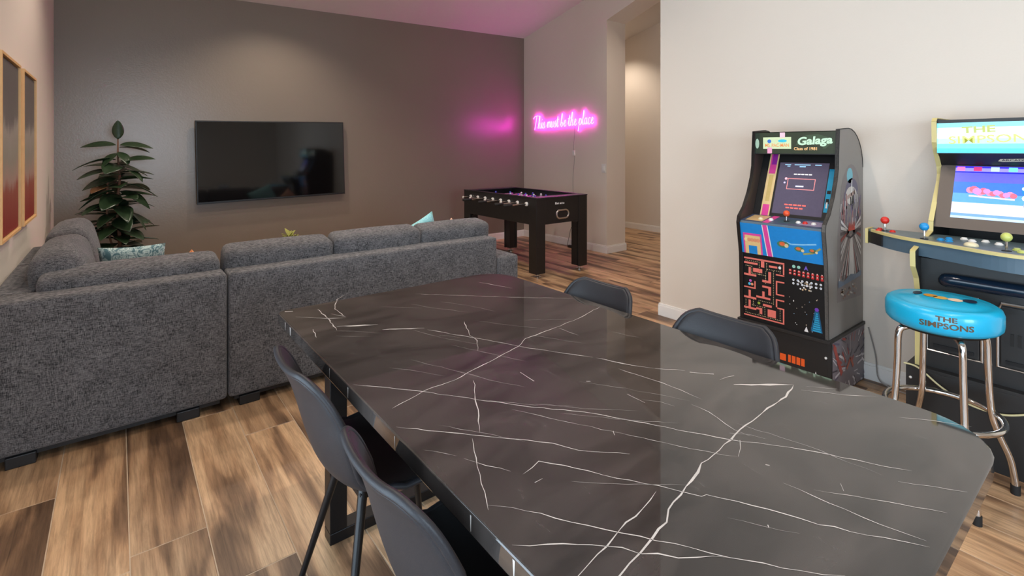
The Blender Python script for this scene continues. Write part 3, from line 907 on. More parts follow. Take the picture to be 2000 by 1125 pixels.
# the camera sees the plant from -y; azimuth 0 = right in the picture
rleaf(1.45, R(-90), R(84), 0.17, 0.085, 0.05)                      # upright top leaf
rleaf(1.40, R(176), R(4), 0.24, 0.10, 0.18, roll=R(-28))
rleaf(1.40, R(2), R(2), 0.24, 0.10, 0.18, roll=R(28))
rleaf(1.38, R(35), R(0), 0.27, 0.085, 0.18)
rleaf(1.34, R(-60), R(-28), 0.17, 0.09, 0.25)
rleaf(1.33, R(-130), R(-25), 0.18, 0.09, 0.25)
z = 1.27; az = 190.0; i = 0
rq = random.Random(5)
while z > 0.46:
    a = R(az + rq.uniform(-18, 18))
    p_ = R(rq.uniform(-22, 16)); L_ = rq.uniform(0.20, 0.31)
    key = 'leaf_red' if (i in (1, 4, 6, 9, 14, 17, 25) and math.cos(a) < 0.2) else 'leaf'
    rleaf(z, a, p_, L_, rq.uniform(0.115, 0.15), rq.choice((0.12, 0.25, 0.40)), key, roll=R(rq.uniform(-25, 25)))
    az += 137.5; z -= 0.0125; i += 1
for k, zz in enumerate((0.62, 0.68, 0.75, 0.82, 0.9, 0.97, 1.04)):
    rleaf(zz, R(180 + (-1)**k * (15 + 9 * k)), R(rq.uniform(-12, 10)), rq.uniform(0.2, 0.28), 0.10, 0.12, 'leaf_red' if k in (5, 6) else 'leaf', base=(-0.07, -0.03))

# ------------------------------------------------------------------ television
o = (1.39, 6.075, 1.24)
tv = thing('television', 'wide flat black television mounted on the grey wall', 'television', (o[0], YF, o[2]))
TW, THt = 1.525, 0.862
MB().box(-TW/2, TW/2, -0.075, -0.045, -THt/2, THt/2).build('housing', M['black_plastic'], tv, bevel=0.004)
MB().box(-TW/2 + 0.012, TW/2 - 0.012, -0.0765, -0.0745, -THt/2 + 0.02, THt/2 - 0.012).build('screen', M['tv_glass'], tv)
MB().box(-TW/2, TW/2, -0.078, -0.072, -THt/2, -THt/2 + 0.010).build('bottom_bezel', M['black_metal'], tv, bevel=0.001)
MB().box(-0.30, 0.30, -0.046, 0.0, -0.2, 0.2).build('wall_mount', M['black_metal'], tv)
tv.rotation_euler = (R(-0.8), R(-1.1), 0)

# ------------------------------------------------------------------ framed pictures on the left wall
def mat_art(name, seed):
    m, nt, b = new_mat(name)
    tc = nt.nodes.new('ShaderNodeTexCoord')
    sp = nt.nodes.new('ShaderNodeSeparateXYZ')
    nt.links.new(tc.outputs['Generated'], sp.inputs[0])
    mp = nt.nodes.new('ShaderNodeMapping'); mp.inputs['Location'].default_value = (seed, seed * 3, 0)
    nt.links.new(tc.outputs['Generated'], mp.inputs['Vector'])
    n = stretched_noise(nt, mp.outputs['Vector'], (2, 5, 2.2), 4, 0.6, 0.6)
    ma = nt.nodes.new('ShaderNodeMath'); ma.operation = 'MULTIPLY_ADD'
    nt.links.new(n.outputs['Fac'], ma.inputs[0]); ma.inputs[1].default_value = 0.30
    nt.links.new(sp.outputs['Z'], ma.inputs[2])
    r = ramp(nt, [(0.18, C(132, 38, 26)), (0.40, C(142, 76, 60)), (0.47, C(160, 132, 118)), (0.60, C(140, 134, 120)), (0.76, C(150, 142, 132)), (0.83, C(104, 98, 94)), (1.0, C(96, 90, 86))])
    nt.links.new(ma.outputs[0], r.inputs['Fac'])
    nt.links.new(r.outputs['Color'], b.inputs['Base Color'])
    b.inputs['Roughness'].default_value = 0.6
    return m
for k, (ya, yb, lab) in enumerate(((3.20, 3.77, 'oak framed abstract canvas in grey and red, the one farther from the grey wall'),
                                   (3.88, 4.42, 'oak framed abstract canvas in grey and red, the one closer to the grey wall'))):
    o = (XL, (ya + yb)/2, 1.37)
    fr = thing('framed_picture', lab, 'picture', o, group='framed pictures on the left wall')
    z0, z1, d, w = 0.935, 1.815, 0.046, 0.014
    MB().box(XL, XL + d, ya, ya + w, z0, z1).build('frame_stile', M['oak'], fr, o, bevel=0.001)
    MB().box(XL, XL + d, yb - w, yb, z0, z1).build('frame_stile', M['oak'], fr, o, bevel=0.001)
    MB().box(XL, XL + d, ya + w, yb - w, z0, z0 + w).build('frame_rail', M['oak'], fr, o, bevel=0.001)
    MB().box(XL, XL + d, ya + w, yb - w, z1 - w, z1).build('frame_rail', M['oak'], fr, o, bevel=0.001)
    MB().box(XL, XL + d - 0.010, ya + w + 0.006, yb - w - 0.006, z0 + w + 0.006, z1 - w - 0.006).build('canvas', mat_art('abstract_canvas', 1.7 + 2.9*k), fr, o)
    MB().box(XL, XL + 0.012, ya + w, yb - w, z0 + w, z1 - w).build('backing', M['black_plastic'], fr, o)

# ------------------------------------------------------------------ foosball table
FX0, FX1, FY0, FY1, FZ = 3.45, 4.21, 4.0, 5.40, 0.84
o = ((FX0 + FX1)/2, (FY0 + FY1)/2, 0)
fb = thing('foosball_table', 'black foosball table with chrome rods in front of the neon sign', 'game table', o)
M['turf'] = mat('blue_grey_playfield', C(70, 84, 108), 0.35, var=0.1)
T = 0.035
for nm, b in (('side_board', (FX0, FX0 + T, FY0 + 0.12, FY1 - 0.12, 0.56, FZ)), ('side_board', (FX1 - T, FX1, FY0 + 0.12, FY1 - 0.12, 0.56, FZ)),
              ('end_board', (FX0 + 0.12, FX1 - 0.12, FY0 + 0.006, FY0 + T, 0.56, FZ)), ('end_board', (FX0 + 0.12, FX1 - 0.12, FY1 - T, FY1 - 0.006, 0.56, FZ))):
    MB().box(*b).build(nm, M['black_satin'], fb, o, bevel=0.003)
for x, y in ((FX0, FY0), (FX1 - 0.125, FY0), (FX0, FY1 - 0.125), (FX1 - 0.125, FY1 - 0.125)):
    sx = 1 if x == FX0 else -1; sy = 1 if y == FY0 else -1
    cx, cy = x + 0.0625, y + 0.0625
    e = 0.0625
    pts = [(-e, -e), (e, -e), (e, -e + 0.03), (-e + 0.03, -e + 0.03), (-e + 0.03, e), (-e, e)]
    pts = [(cx + px*sx, cy + py*sy) for px, py in pts]
    lg = MB().prism(pts, 'z', 0.045, FZ).build('leg', M['black_satin'], fb, o, bevel=0.003)
    MB().box(min(cx - e*sx*0.4, cx + e*sx), max(cx - e*sx*0.4, cx + e*sx), min(cy - e*sy*0.4, cy + e*sy), max(cy - e*sy*0.4, cy + e*sy), 0.05, FZ - 0.3).build('leg_core', M['black_satin'], lg, o)
    MB().lathe([(0.042, 0.0), (0.042, 0.010), (0.012, 0.014), (0.012, 0.05)], cx, cy, 18).build('leveller', M['chrome'], lg, o, smooth=True)
MB().box(FX0 + T, FX1 - T, FY0 + T, FY1 - T, 0.62, 0.68).build('playfield', M['turf'], fb, o)
mk = Decal((FX0 + T, FY0 + T, 0.68), (1, 0, 0), (0, 1, 0))
fw_, fl_ = FX1 - FX0 - 2*T, FY1 - FY0 - 2*T
mk.rect(0.02, fl_/2 - 0.006, fw_ - 0.02, fl_/2 + 0.006, C(225, 225, 230)); mk.frame(0.02, 0.02, fw_ - 0.02, fl_ - 0.02, 0.01, C(225, 225, 230))
mk.build('field_lines', M['print'], fb, o)
for xa in (FX0 - 0.004, FX1 - T - 0.008):
    MB().box(xa, xa + T + 0.012, FY0 + 0.125, FY1 - 0.125, FZ, FZ + 0.012).build('top_rail', M['black_satin'], fb, o, bevel=0.003)
M['gloss_rail'] = mat('gloss_black_rail', C(46, 42, 46), 0.27)
for ya in (FY0 - 0.004, FY1 - 0.125):
    MB().box(FX0 - 0.004, FX1 + 0.004, ya, ya + 0.129, FZ, FZ + 0.012).build('end_rail', M['gloss_rail'], fb, o, bevel=0.003)
def figure_mesh():
    mb = MB()
    mb.prism([(-0.013, 0.02), (0.013, 0.02), (0.017, 0.0), (0.012, -0.045), (-0.012, -0.045), (-0.017, 0.0)], 'y', -0.009, 0.009)
    mb.box(-0.010, 0.010, -0.012, 0.014, -0.075, -0.045)
    mb.ball((0, 0, 0.036), 0.013, 10, 6)
    return mb
M['team_white'] = mat('white_players', C(222, 220, 226), 0.4); M['team_blue'] = mat('blue_players', C(70, 80, 190), 0.4)
figs = {}
rows = [(1, 0), (2, 0), (3, 1), (5, 0), (5, 1), (3, 0), (2, 1), (1, 1)]
for i, (n, team) in enumerate(rows):
    y = FY0 + 0.16 + (FY1 - FY0 - 0.32) * i / 7
    side = -1 if team == 0 else 1
    z = 0.775
    xa, xb = (FX0 - 0.20, FX1 + 0.11) if side < 0 else (FX0 - 0.11, FX1 + 0.20)
    rod = MB().tube([(xa, y, z), (xb, y, z)], 0.0095, 10).build('rod', M['chrome'], fb, o, smooth=True)
    hx = xa if side < 0 else xb
    MB().tube([(hx, y, z), (hx + side*0.01, y, z), (hx + side*0.03, y, z), (hx + side*0.10, y, z), (hx + side*0.115, y, z)], [0.012, 0.016, 0.0145, 0.017, 0.012], 12).build('handle', M['rubber'], rod, o, smooth=True)
    ex = xb if side < 0 else xa
    MB().tube([(ex, y, z), (ex - side*0.012, y, z)], 0.013, 10).build('end_cap', M['white_plastic'], rod, o, smooth=True)
    for bx_, s_ in ((FX0, -1), (FX1, 1)):
        MB().tube([(bx_, y, z), (bx_ + s_*0.012, y, z), (bx_ + s_*0.016, y, z)], [0.024, 0.022, 0.012], 12).build('bearing', M['white_plastic'], rod, o, smooth=True)
    span = FX1 - FX0 - 2*T
    for k in range(n):
        x = FX0 + T + span * (k + 1) / (n + 1)
        if team not in figs:
            f = figure_mesh().build('player_figure', M['team_white'] if team == 0 else M['team_blue'], rod, smooth=True, ang=50); figs[team] = f
        else:
            f = figs[team].copy(); col.objects.link(f); f.parent = rod
        f.location = (x - o[0], y - o[1], z); f.rotation_euler = (0, 0, R(90))
# ball return ring and maker's mark on the near end board
ring = []
for k in range(28):
    a = 2*math.pi*k/28
    cx = 0.055 if math.cos(a) > 0 else -0.055
    ring.append((3.83 + cx*0.75 + 0.048*math.cos(a), FY0 + 0.004, 0.655 + 0.045*math.sin(a)))
MB().tube(ring, 0.010, 8, closed=True).build('ball_return_ring', M['steel'], fb, o, smooth=True)
MB().prism([(p[0], p[2]) for p in ring], 'y', FY0 + 0.001, FY0 + 0.006).build('ball_return_cup', M['black_plastic'], fb, o)
mk = Decal((3.72, FY0 + 0.005, 0.765), (1, 0, 0), (0, 0, 1))
for k, (w_, h_) in enumerate(((0.020, 0.024), (0.016, 0.016), (0.010, 0.018), (0.018, 0.016), (0.014, 0.020), (0.016, 0.016))):
    mk.rect(0.024*k, 0, 0.024*k + w_, h_, C(226, 224, 220))
mk.build('maker_mark', M['print'], fb, o)

# ------------------------------------------------------------------ neon sign
LET = {
 'T': ([[(-.35,1.75),(0,2.1),(.5,2.2),(1.15,2.1)], [(.45,2.15),(.36,1.1),(.2,-.15)]], .95),
 'h': ([[(0,.1),(.3,1.2),(.36,2.0),(.22,2.05),(.15,1.0),(.12,0)], [(.12,.4),(.3,.95),(.48,.85),(.48,.15),(.62,.03),(.8,.25)]], .8),
 'i': ([[(0,.25),(.2,1),(.19,.12),(.32,.03),(.45,.25)], [(.22,1.42),(.25,1.52)]], .45),
 's': ([[(0,.25),(.28,1.05),(.3,.75),(.45,.3),(.28,0),(.08,.12)], [(.3,.0),(.62,.25)]], .6),
 'm': ([[(0,.25),(.15,.98),(.2,0)], [(.2,.6),(.38,1),(.48,.8),(.48,0)], [(.48,.6),(.66,1),(.76,.8),(.78,.1),(.95,.25)]], .95),
 'u': ([[(0,.25),(.15,1),(.15,.2),(.3,0),(.5,.3),(.55,1),(.55,.15),(.75,.25)]], .75),
 't': ([[(0,.25),(.25,1.7),(.2,.2),(.35,0),(.5,.25)], [(-.05,1.15),(.5,1.22)]], .5),
 'b': ([[(0,.25),(.3,1.3),(.32,2.0),(.2,2.0),(.15,.8),(.2,.1),(.4,0),(.55,.35),(.4,.7),(.2,.5)], [(.5,.55),(.75,.5)]], .75),
 'e': ([[(0,.25),(.3,.5),(.42,.8),(.28,1),(.12,.6),(.2,.1),(.4,0),(.6,.25)]], .6),
 'p': ([[(0,.25),(.2,1.0),(.08,-.95)], [(.15,.5),(.4,1),(.6,.6),(.45,.05),(.2,.1)], [(.5,.1),(.72,.25)]], .7),
 'l': ([[(0,.25),(.3,1.4),(.32,2.05),(.2,2.05),(.15,.4),(.3,0),(.5,.25)]], .5),
 'a': ([[(.5,.85),(.25,1),(.08,.5),(.2,.02),(.42,.3),(.52,.95),(.5,.2),(.62,.03),(.78,.25)]], .75),
 'c': ([[(.5,.85),(.28,1),(.08,.5),(.22,.02),(.42,.03),(.62,.25)]], .6)}
words = 'This must be the place'.split()
adv = sum(LET[c][1] for w in words for c in w) + 0.42 * 4
U = 1.215 / adv
NX = XN - 0.026
o = (XN, 5.24, 1.70)
sign = thing('neon_sign', 'glowing pink cursive neon sign reading This must be the place', 'neon sign', o)
x = 0.0
for w in words:
    wp = None
    mb = MB()
    for c in w:
        for st in LET[c][0]:
            # text runs towards the camera (-y); slight upward slant along the line
            pts = [(NX, 5.845 - (x + p[0] + 0.12*p[1]) * U, 1.665 + p[1] * U + (x + p[0]) * U * 0.03) for p in st]
            mb.tube(catmull(pts, 5), 0.0052, 6)
        x += LET[c][1]
    x += 0.42
    mb.build('neon_word', M['neon'], sign, o, smooth=True, ang=70)
M['acrylic'] = mat('clear_sign_backing', C(205, 190, 196), 0.15, spec=0.5)
for y, z in ((5.78, 1.71), (5.42, 1.70), (5.05, 1.72), (4.68, 1.73)):
    MB().tube([(XN, y, z), (NX - 0.002, y, z)], 0.006, 8).build('standoff', M['acrylic'], sign, o, smooth=True)
cordp = catmull([(XN - 0.012, 4.99, 1.68), (XN - 0.008, 5.0, 1.55), (XN - 0.008, 5.02, 1.40), (XN - 0.008, 5.0, 1.25), (XN - 0.008, 5.03, 0.95), (XN - 0.008, 5.02, 0.42)], 6)
MB().tube(cordp, 0.003, 6).build('power_cord', M['cord_grey'], sign, o, smooth=True)
MB().box(XN - 0.022, XN, 4.995, 5.035, 1.27, 1.34).build('dimmer', M['white_plastic'], sign, o, bevel=0.004)

o = (XN, 4.47, 1.11)
sw = thing('light_switch', 'white light switch plate on the sign wall beside the opening', 'switch', o)
MB().box(-0.006, 0, -0.036, 0.036, -0.058, 0.058).build('plate', M['white_plastic'], sw, bevel=0.002)
MB().box(-0.010, -0.005, -0.016, 0.016, -0.032, 0.032).build('rocker', M['trim'], sw, bevel=0.002)
o = (XN, 4.98, 0.38)
ol = thing('wall_outlet', 'white wall outlet under the neon sign behind the foosball table', 'outlet', o)
MB().box(-0.006, 0, -0.036, 0.036, -0.058, 0.058).build('plate', M['white_plastic'], ol, bevel=0.002)
for dz in (0.022, -0.022):
    s_ = MB().lathe([(0.016, 0), (0.016, 0.003)], 0, 0, 16).build('socket', M['trim'], ol)
    s_.rotation_euler = (0, R(-90), 0); s_.location = (-0.005, 0, dz)
MB().box(-0.034, -0.006, -0.018, 0.018, 0.004, 0.042).build('plug', M['white_plastic'], ol, bevel=0.003)
tag(weld(rounded_box(0.05, 0.10, 0.035, 0.008, n=2).build('power_adapter', M['black_plastic'])), 'small black power adapter lying on the floor under the neon sign', 'adapter')
pa = bpy.data.objects['power_adapter']; pa.location = (4.93, 4.98, 0.0175)
cp = catmull([(XN - 0.03, 4.98, 0.36), (4.97, 5.03, 0.25), (4.96, 5.06, 0.12), (4.95, 5.08, 0.012), (4.93, 5.03, 0.012)], 6)
tag(MB().tube(cp, 0.003, 6).build('adapter_cord', M['black_plastic'], smooth=True), 'thin black cord from the outlet down to the power adapter', 'cord')

# ------------------------------------------------------------------ arcade cabinet with maze art
SAL = C(226, 118, 104); BLK = C(16, 15, 16); WHT = C(226, 222, 220); BLU = C(28, 130, 200); PNK = C(222, 70, 150)
SAND = C(218, 196, 150); RED = C(196, 40, 40)
AY0, AY1 = 1.085, 1.57
def strip(mb, pts, y0, y1, t):
    """sheet following an (x, z) polyline between y0 and y1"""
    for a, b in zip(pts, pts[1:]):
        d = Vector((b[0]-a[0], b[1]-a[1])).normalized()
        n = Vector((-d.y, d.x)) * t
        mb.prism([a, b, (b[0]+n.x, b[1]+n.y), (a[0]+n.x, a[1]+n.y)], 'y', y0, y1)
    return mb
def joystick(parent, off, x, y, z, key, r=0.017, h=0.05):
    st = MB().tube([(x, y, z - 0.004), (x, y, z + h)], 0.0045, 8).build('joystick', M['chrome'], parent, off, smooth=True)
    MB().ball((x, y, z + h), r, 14, 10).build('ball_top', M[key], st, off, smooth=True, ang=80)
    MB().lathe([(0.016, z - 0.003), (0.016, z + 0.002), (0.006, z + 0.004)], x, y, 16).build('dust_washer', M['rubber'], st, off, smooth=True)
def button(parent, off, x, y, z, key, r=0.013):
    b = MB().lathe([(r * 1.25, z - 0.004), (r * 1.25, z + 0.003), (r * 1.05, z + 0.005)], x, y, 18).build('button', M[key], parent, off, smooth=True)
    MB().lathe([(r * 0.9, z + 0.003), (r * 0.9, z + 0.009), (r * 0.6, z + 0.0105)], x, y, 16).build('plunger', M[key], b, off, smooth=True)

o = (3.26, (AY0 + AY1)/2, 0)
rz1 = thing('arcade_riser', 'black riser with grey swirl side art carrying the maze arcade cabinet', 'riser', o)
RT = 0.322
MB().box(3.022, 3.040, AY0 + 0.012, AY1 - 0.012, 0.012, RT).build('front_panel', M['cab_black'], rz1, o, bevel=0.001)
MB().box(3.022, 3.515, AY0 - 0.006, AY0 + 0.012, 0.0, RT).build('side_panel', M['cab_black'], rz1, o, bevel=0.001)
MB().box(3.022, 3.515, AY1 - 0.012, AY1 + 0.006, 0.0, RT).build('side_panel', M['cab_black'], rz1, o, bevel=0.001)
MB().box(2.985, 3.515, AY0 - 0.012, AY1 + 0.012, RT, RT + 0.018).build('top_board', M['cab_black'], rz1, o, bevel=0.002)
for zz in (0.235,):
    mb = MB().ball((3.018, AY0 + 0.02, zz), 0.007, 10, 6); mb.build('screw_cap', M['white_plastic'], rz1, o, smooth=True)
d = Decal((3.022, AY1 - 0.012, 0.0), (0, -1, 0), (0, 0, 1))
for k, (a, b_, h) in enumerate(((0.165, 0.20, 0.026), (0.212, 0.245, 0.026), (0.257, 0.272, 0.03), (0.277, 0.297, 0.03), (0.302, 0.322, 0.03), (0.327, 0.345, 0.03))):
    d.rect(a, 0.150, b_, 0.150 + h + 0.012, C(232, 92, 34), 1)
d.build('lettering', M['print'], rz1, o)
d = Decal((3.022, AY1 - 0.012, 0.0), (0, -1, 0), (0, 0, 1))
d.poly([(0.385, 0.07), (0.402, 0.145), (0.419, 0.07)], WHT, 1); d.poly([(0.365, 0.07), (0.373, 0.108), (0.383, 0.07)], WHT, 1); d.poly([(0.421, 0.07), (0.431, 0.108), (0.439, 0.07)], WHT, 1)
for xx in (0.372, 0.402, 0.432): d.rect(xx - 0.006, 0.06, xx + 0.006, 0.078, RED, 2)
d.build('front_art', M['print'], rz1, o)
rr = random.Random(21)
d = Decal((3.03, AY0 - 0.006, 0.0), (1, 0, 0), (0, 0, 1))
d.rect(0.004, 0.006, 0.480, RT - 0.004, C(112, 104, 108), 0)
for k in range(70):
    a = (rr.uniform(0.0, 0.47), rr.uniform(0.01, 0.30)); an = math.atan2(a[1] - 0.13, a[0] - 0.24) + rr.uniform(-0.5, 0.5)
    L_ = rr.uniform(0.03, 0.10)
    b_ = (min(0.476, max(0.006, a[0] + L_*math.cos(an))), min(0.312, max(0.008, a[1] + L_*math.sin(an))))
    d.line([a, b_], rr.uniform(0.004, 0.013), rr.choice((C(196, 188, 188), C(176, 168, 170), C(60, 54, 60), C(150, 60, 52), C(84, 76, 92))), 1 + k % 5)
d.line([(0.02, 0.30), (0.13, 0.12)], 0.03, C(150, 66, 58), 6); d.line([(0.2, 0.13), (0.26, 0.18), (0.3, 0.12)], 0.02, C(158, 84, 62), 6)
d.build('side_art', M['side_print'], rz1, o)

Z0 = RT + 0.018
o = (3.26, (AY0 + AY1)/2, Z0)
ac = thing('arcade_cabinet', 'grey-sided arcade cabinet with salmon maze art on its front panel', 'arcade machine', o)
prof = [(3.0, Z0), (2.984, 0.74), (2.953, 0.925), (2.962, 0.962), (3.02, 1.015), (3.075, 1.10), (3.115, 1.19), (3.135, 1.26), (3.138, 1.34), (3.15, 1.478), (3.28, 1.488)]
prof += [(3.28 + 0.23*math.sin(R(a)), 1.258 + 0.23*math.cos(R(a))) for a in range(12, 91, 13)] + [(3.51, Z0)]
front = prof[:11]
for ya, yb, mt in ((AY0, AY0 + 0.016, 'cab_grey'), (AY1 - 0.016, AY1, 'cab_brown')):
    sp = MB().prism(prof, 'y', ya, yb).build('side_panel', M[mt], ac, o, smooth=True, ang=20)
    mb = MB(); strip(mb, prof[:-1], ya - 0.002, yb + 0.002, -0.004)
    mb.build('edge_moulding', M['black_plastic'], sp, o)
y0, y1 = AY0 + 0.016, AY1 - 0.016
MB().box(3.002, 3.018, y0, y1, Z0, 0.742).build('front_panel', M['cab_black'], ac, o)
MB().box(3.485, 3.50, y0, y1, Z0, 1.40).build('back_panel', M['cab_black'], ac, o)
MB().box(3.15, 3.38, y0, y1, 1.455, 1.470).build('top_panel', M['cab_black'], ac, o)
MB().prism([(2.990, 0.742), (2.960, 0.925), (2.966, 0.938), (3.14, 0.965), (3.14, 0.742)], 'y', y0, y1).build('control_panel', M['deck_blue'], ac, o, bevel=0.003)
MB().prism([(3.118, 0.962), (3.265, 1.335), (3.285, 1.335), (3.14, 0.962)], 'y', y0, y1).build('bezel', M['black_satin'], ac, o)
MB().box(3.150, 3.30, y0, y1, 1.335, 1.470).build('marquee_box', M['black_plastic'], ac, o)
W_ = y1 - y0
# front panel art: maze bars on the left half, small marks on the right half (generic)
d = Decal((3.002, y1, Z0), (0, -1, 0), (0, 0, 1))
H_ = 0.742 - Z0
d.rect(0, 0, W_, H_, BLK)
mw = 0.235
S = mw / 12.0; Vv = (H_ - 0.05) / 18.0
def mz(x0, yy0, x1, yy1): d.rect(x0*S + 0.006, 0.022 + yy0*Vv, x1*S + 0.006, 0.022 + yy1*Vv, SAL, 1)
for r_ in ((0,17.5,12,18), (11.6,14.2,12,17.6), (9.6,14.0,12,14.4), (0,0,12,.4), (11.6,.4,12,4.2), (10,4.2,12,4.6), (9.6,4.6,10,6.6), (9.6,6.6,12,7.0),
           (9.6,8.2,12,8.6), (9.6,8.6,10,12), (9.6,12,12,12.4),
           (0,16,4.2,16.6), (5.2,15.6,6.2,17.6), (7.6,16,10,16.6), (2.8,13.8,5.6,15.0), (7.4,11.2,8.2,14.6), (5.6,11.2,7.4,11.9), (0,12.4,3.8,13.0), (1.4,13.0,2.1,15),
           (5.6,9.6,8.2,10.2), (7.4,7.6,8.2,9.6), (0,8.6,3.6,9.0), (3.2,9.0,3.6,11.0), (3.8,6.2,8.0,6.8), (5.6,6.8,6.3,8.4), (0,5.4,3.8,6.0), (1.4,6.0,2.1,8.0),
           (5.8,4.0,8.4,4.7), (3.8,2.6,4.8,3.2), (4.8,1.4,5.6,3.2), (7.2,1.2,9.6,3.4), (0,2.2,3.8,2.8), (1.4,2.8,2.1,5.0)):
    mz(*r_)
def dots(x0, yy0, x1, yy1, n):
    for k in range(n):
        t = k / (n - 1)
        xx = (x0 + (x1-x0)*t)*S + 0.006; yy = 0.022 + (yy0 + (yy1-yy0)*t)*Vv
        d.rect(xx - 0.0018, yy - 0.0018, xx + 0.0018, yy + 0.0018, SAND, 1)
for q in ((0.6,17,4.6,17,8),(4.7,13.2,4.7,17,8),(6.9,14.8,6.9,17,6),(7.2,15.3,10.8,15.3,8),(10.8,14.9,10.8,17,5),(8.9,5.2,8.9,15,20),(0.6,15.4,2.4,15.4,5),(2.4,13.4,2.4,15.2,5),
          (2.6,13.3,6.4,13.3,9),(6.6,11.0,6.6,14.4,8),(4.6,5.4,8.8,5.4,9),(4.6,.9,4.6,1.2,2),(0.6,.9,11,.9,22),(0.6,1.0,0.6,4.8,8),(6.4,1.0,6.4,3.6,6),(10.8,1.0,10.8,4,7),(2.6,3.6,6.2,3.6,8),(2.9,3.6,2.9,5.2,4)):
    dots(*q)
for xx, yy, c in ((2.0, 10.9, C(200, 90, 180)), (1.7, 9.9, C(80, 180, 220)), (2.5, 9.9, C(230, 150, 110)), (10.7, 16.4, WHT), (4.6, 4.6, C(150, 170, 60))):
    d.disc(xx*S + 0.006, 0.022 + yy*Vv, 0.008, c, 2)
# right half: coloured blips, star dots, a striped blue beam, a small arrow
X0 = 0.262
for k in range(2): d.disc(X0 + 0.03 + 0.026*k, 0.365, 0.009, C(150, 200, 180), 1)
d.poly([(X0 + 0.082, 0.352), (X0 + 0.094, 0.38), (X0 + 0.106, 0.352), (X0 + 0.094, 0.362)], C(120, 90, 190), 1)
for row, yy in enumerate((0.335, 0.318)):
    for k in range(8):
        xx = X0 + 0.004 + 0.0235*k
        d.rect(xx, yy - 0.004*k*0.25, xx + 0.014, yy + 0.012 - 0.004*k*0.25, RED, 1); d.rect(xx + 0.003, yy + 0.004, xx + 0.010, yy + 0.011, C(230, 170, 160), 2)
for row, yy in enumerate((0.290, 0.270)):
    for k in range(7):
        xx = X0 + 0.028 + 0.0235*k
        d.disc(xx, yy, 0.0065, WHT, 1, 8); d.disc(xx, yy, 0.0025, BLU, 2, 6)
for k in range(16):
    d.disc(X0 + rr.uniform(0.055, 0.13), rr.uniform(0.235, 0.29), 0.005, rr.choice((WHT, C(180, 176, 170), C(220, 190, 150))), 3, 6)
for k in range(26):
    d.disc(X0 + rr.uniform(0.005, 0.19), rr.uniform(0.02, 0.22), rr.uniform(0.0016, 0.0034), rr.choice((WHT, C(200, 180, 160), C(140, 170, 200))), 1, 6)
for k in range(9):
    t0 = k / 9
    d.rect(X0 + 0.147 - 0.020*(1 - t0), 0.03 + 0.105*t0, X0 + 0.147 + 0.020*(1 - t0) + 0.004, 0.03 + 0.105*t0 + 0.008, C(40, 150, 190), 2)
d.poly([(X0 + 0.118, 0.028), (X0 + 0.178, 0.028), (X0 + 0.160, 0.140), (X0 + 0.138, 0.140)], C(22, 84, 120), 1)
d.disc(X0 + 0.149, 0.150, 0.011, C(110, 60, 170), 2, 8)
d.poly([(X0 + 0.085, 0.016), (X0 + 0.096, 0.045), (X0 + 0.107, 0.016)], WHT, 1)
d.build('front_art', M['print'], ac, o)
# control panel front art
vv = Vector((2.960 - 2.990, 0, 0.925 - 0.742))
d = Decal((2.990, y1, 0.742), (0, -1, 0), vv)
hh = vv.length
d.rect(0, 0, W_, hh, BLU)
d.rect(0.015, 0.0, 0.125, 0.125, PNK, 1); d.rect(0.024, 0.0, 0.116, 0.112, C(226, 190, 130), 2); d.rect(0.045, 0.0, 0.095, 0.05, BLU, 3)
for k in range(5): d.disc(0.032 + 0.018*k, 0.085, 0.012, rr.choice((C(236, 214, 150), C(226, 150, 110))), 3, 8)
d.poly([(0.150, 0.0), (0.185, 0.0), (0.165, hh), (0.130, hh)], PNK, 1)
for s_ in (0, 0.030): d.poly([(0.150 + s_, 0.0), (0.155 + s_, 0.0), (0.135 + s_, hh), (0.130 + s_, hh)], WHT, 2)
d.line([(0.24, 0.105), (0.29, 0.092), (0.35, 0.098), (0.42, 0.11)], 0.008, C(130, 190, 226), 1)
for xx, yy, s_ in ((0.245, 0.085, 1.3), (0.33, 0.07, 1.0), (0.40, 0.07, 0.8)):
    d.disc(xx, yy, 0.026*s_, C(70, 120, 90), 1, 12, 0.6); d.disc(xx - 0.004, yy + 0.002, 0.013*s_, C(222, 104, 60), 2, 10, 0.7); d.disc(xx + 0.018, yy - 0.006, 0.009*s_, SAND, 2, 8)
d.line([(0.35, 0.045), (0.40, 0.058), (0.44, 0.09)], 0.010, C(150, 150, 90), 1)
d.build('control_art', M['print'], ac, o)
# control panel top
tv_ = Vector((3.14 - 2.966, 0, 0.965 - 0.938))
d = Decal((2.966, y1, 0.938), (0, -1, 0), tv_)
d.rect(0, 0, W_, tv_.length, C(70, 84, 112)); d.rect(0.13, 0, 0.165, 0.16, PNK, 1); d.rect(0.02, 0.02, 0.12, 0.14, C(210, 180, 130), 1)
d.rect(0.20, 0.03, 0.30, 0.12, C(60, 90, 100), 1); d.rect(0.32, 0.03, 0.44, 0.12, C(150, 140, 170), 1)
d.build('control_top_art', M['print'], ac, o)
joystick(ac, o, 3.04, 1.318, 0.950, 'orange_plastic', 0.018, 0.045)
for yy, k in ((1.40, 'white_plastic'), (1.25, 'white_plastic'), (1.215, 'red_plastic'), (1.17, 'white_plastic'), (1.46, 'cream_plastic')):
    button(ac, o, 3.03 + (1.3 - yy)*0.02, yy, 0.950, k, 0.011)
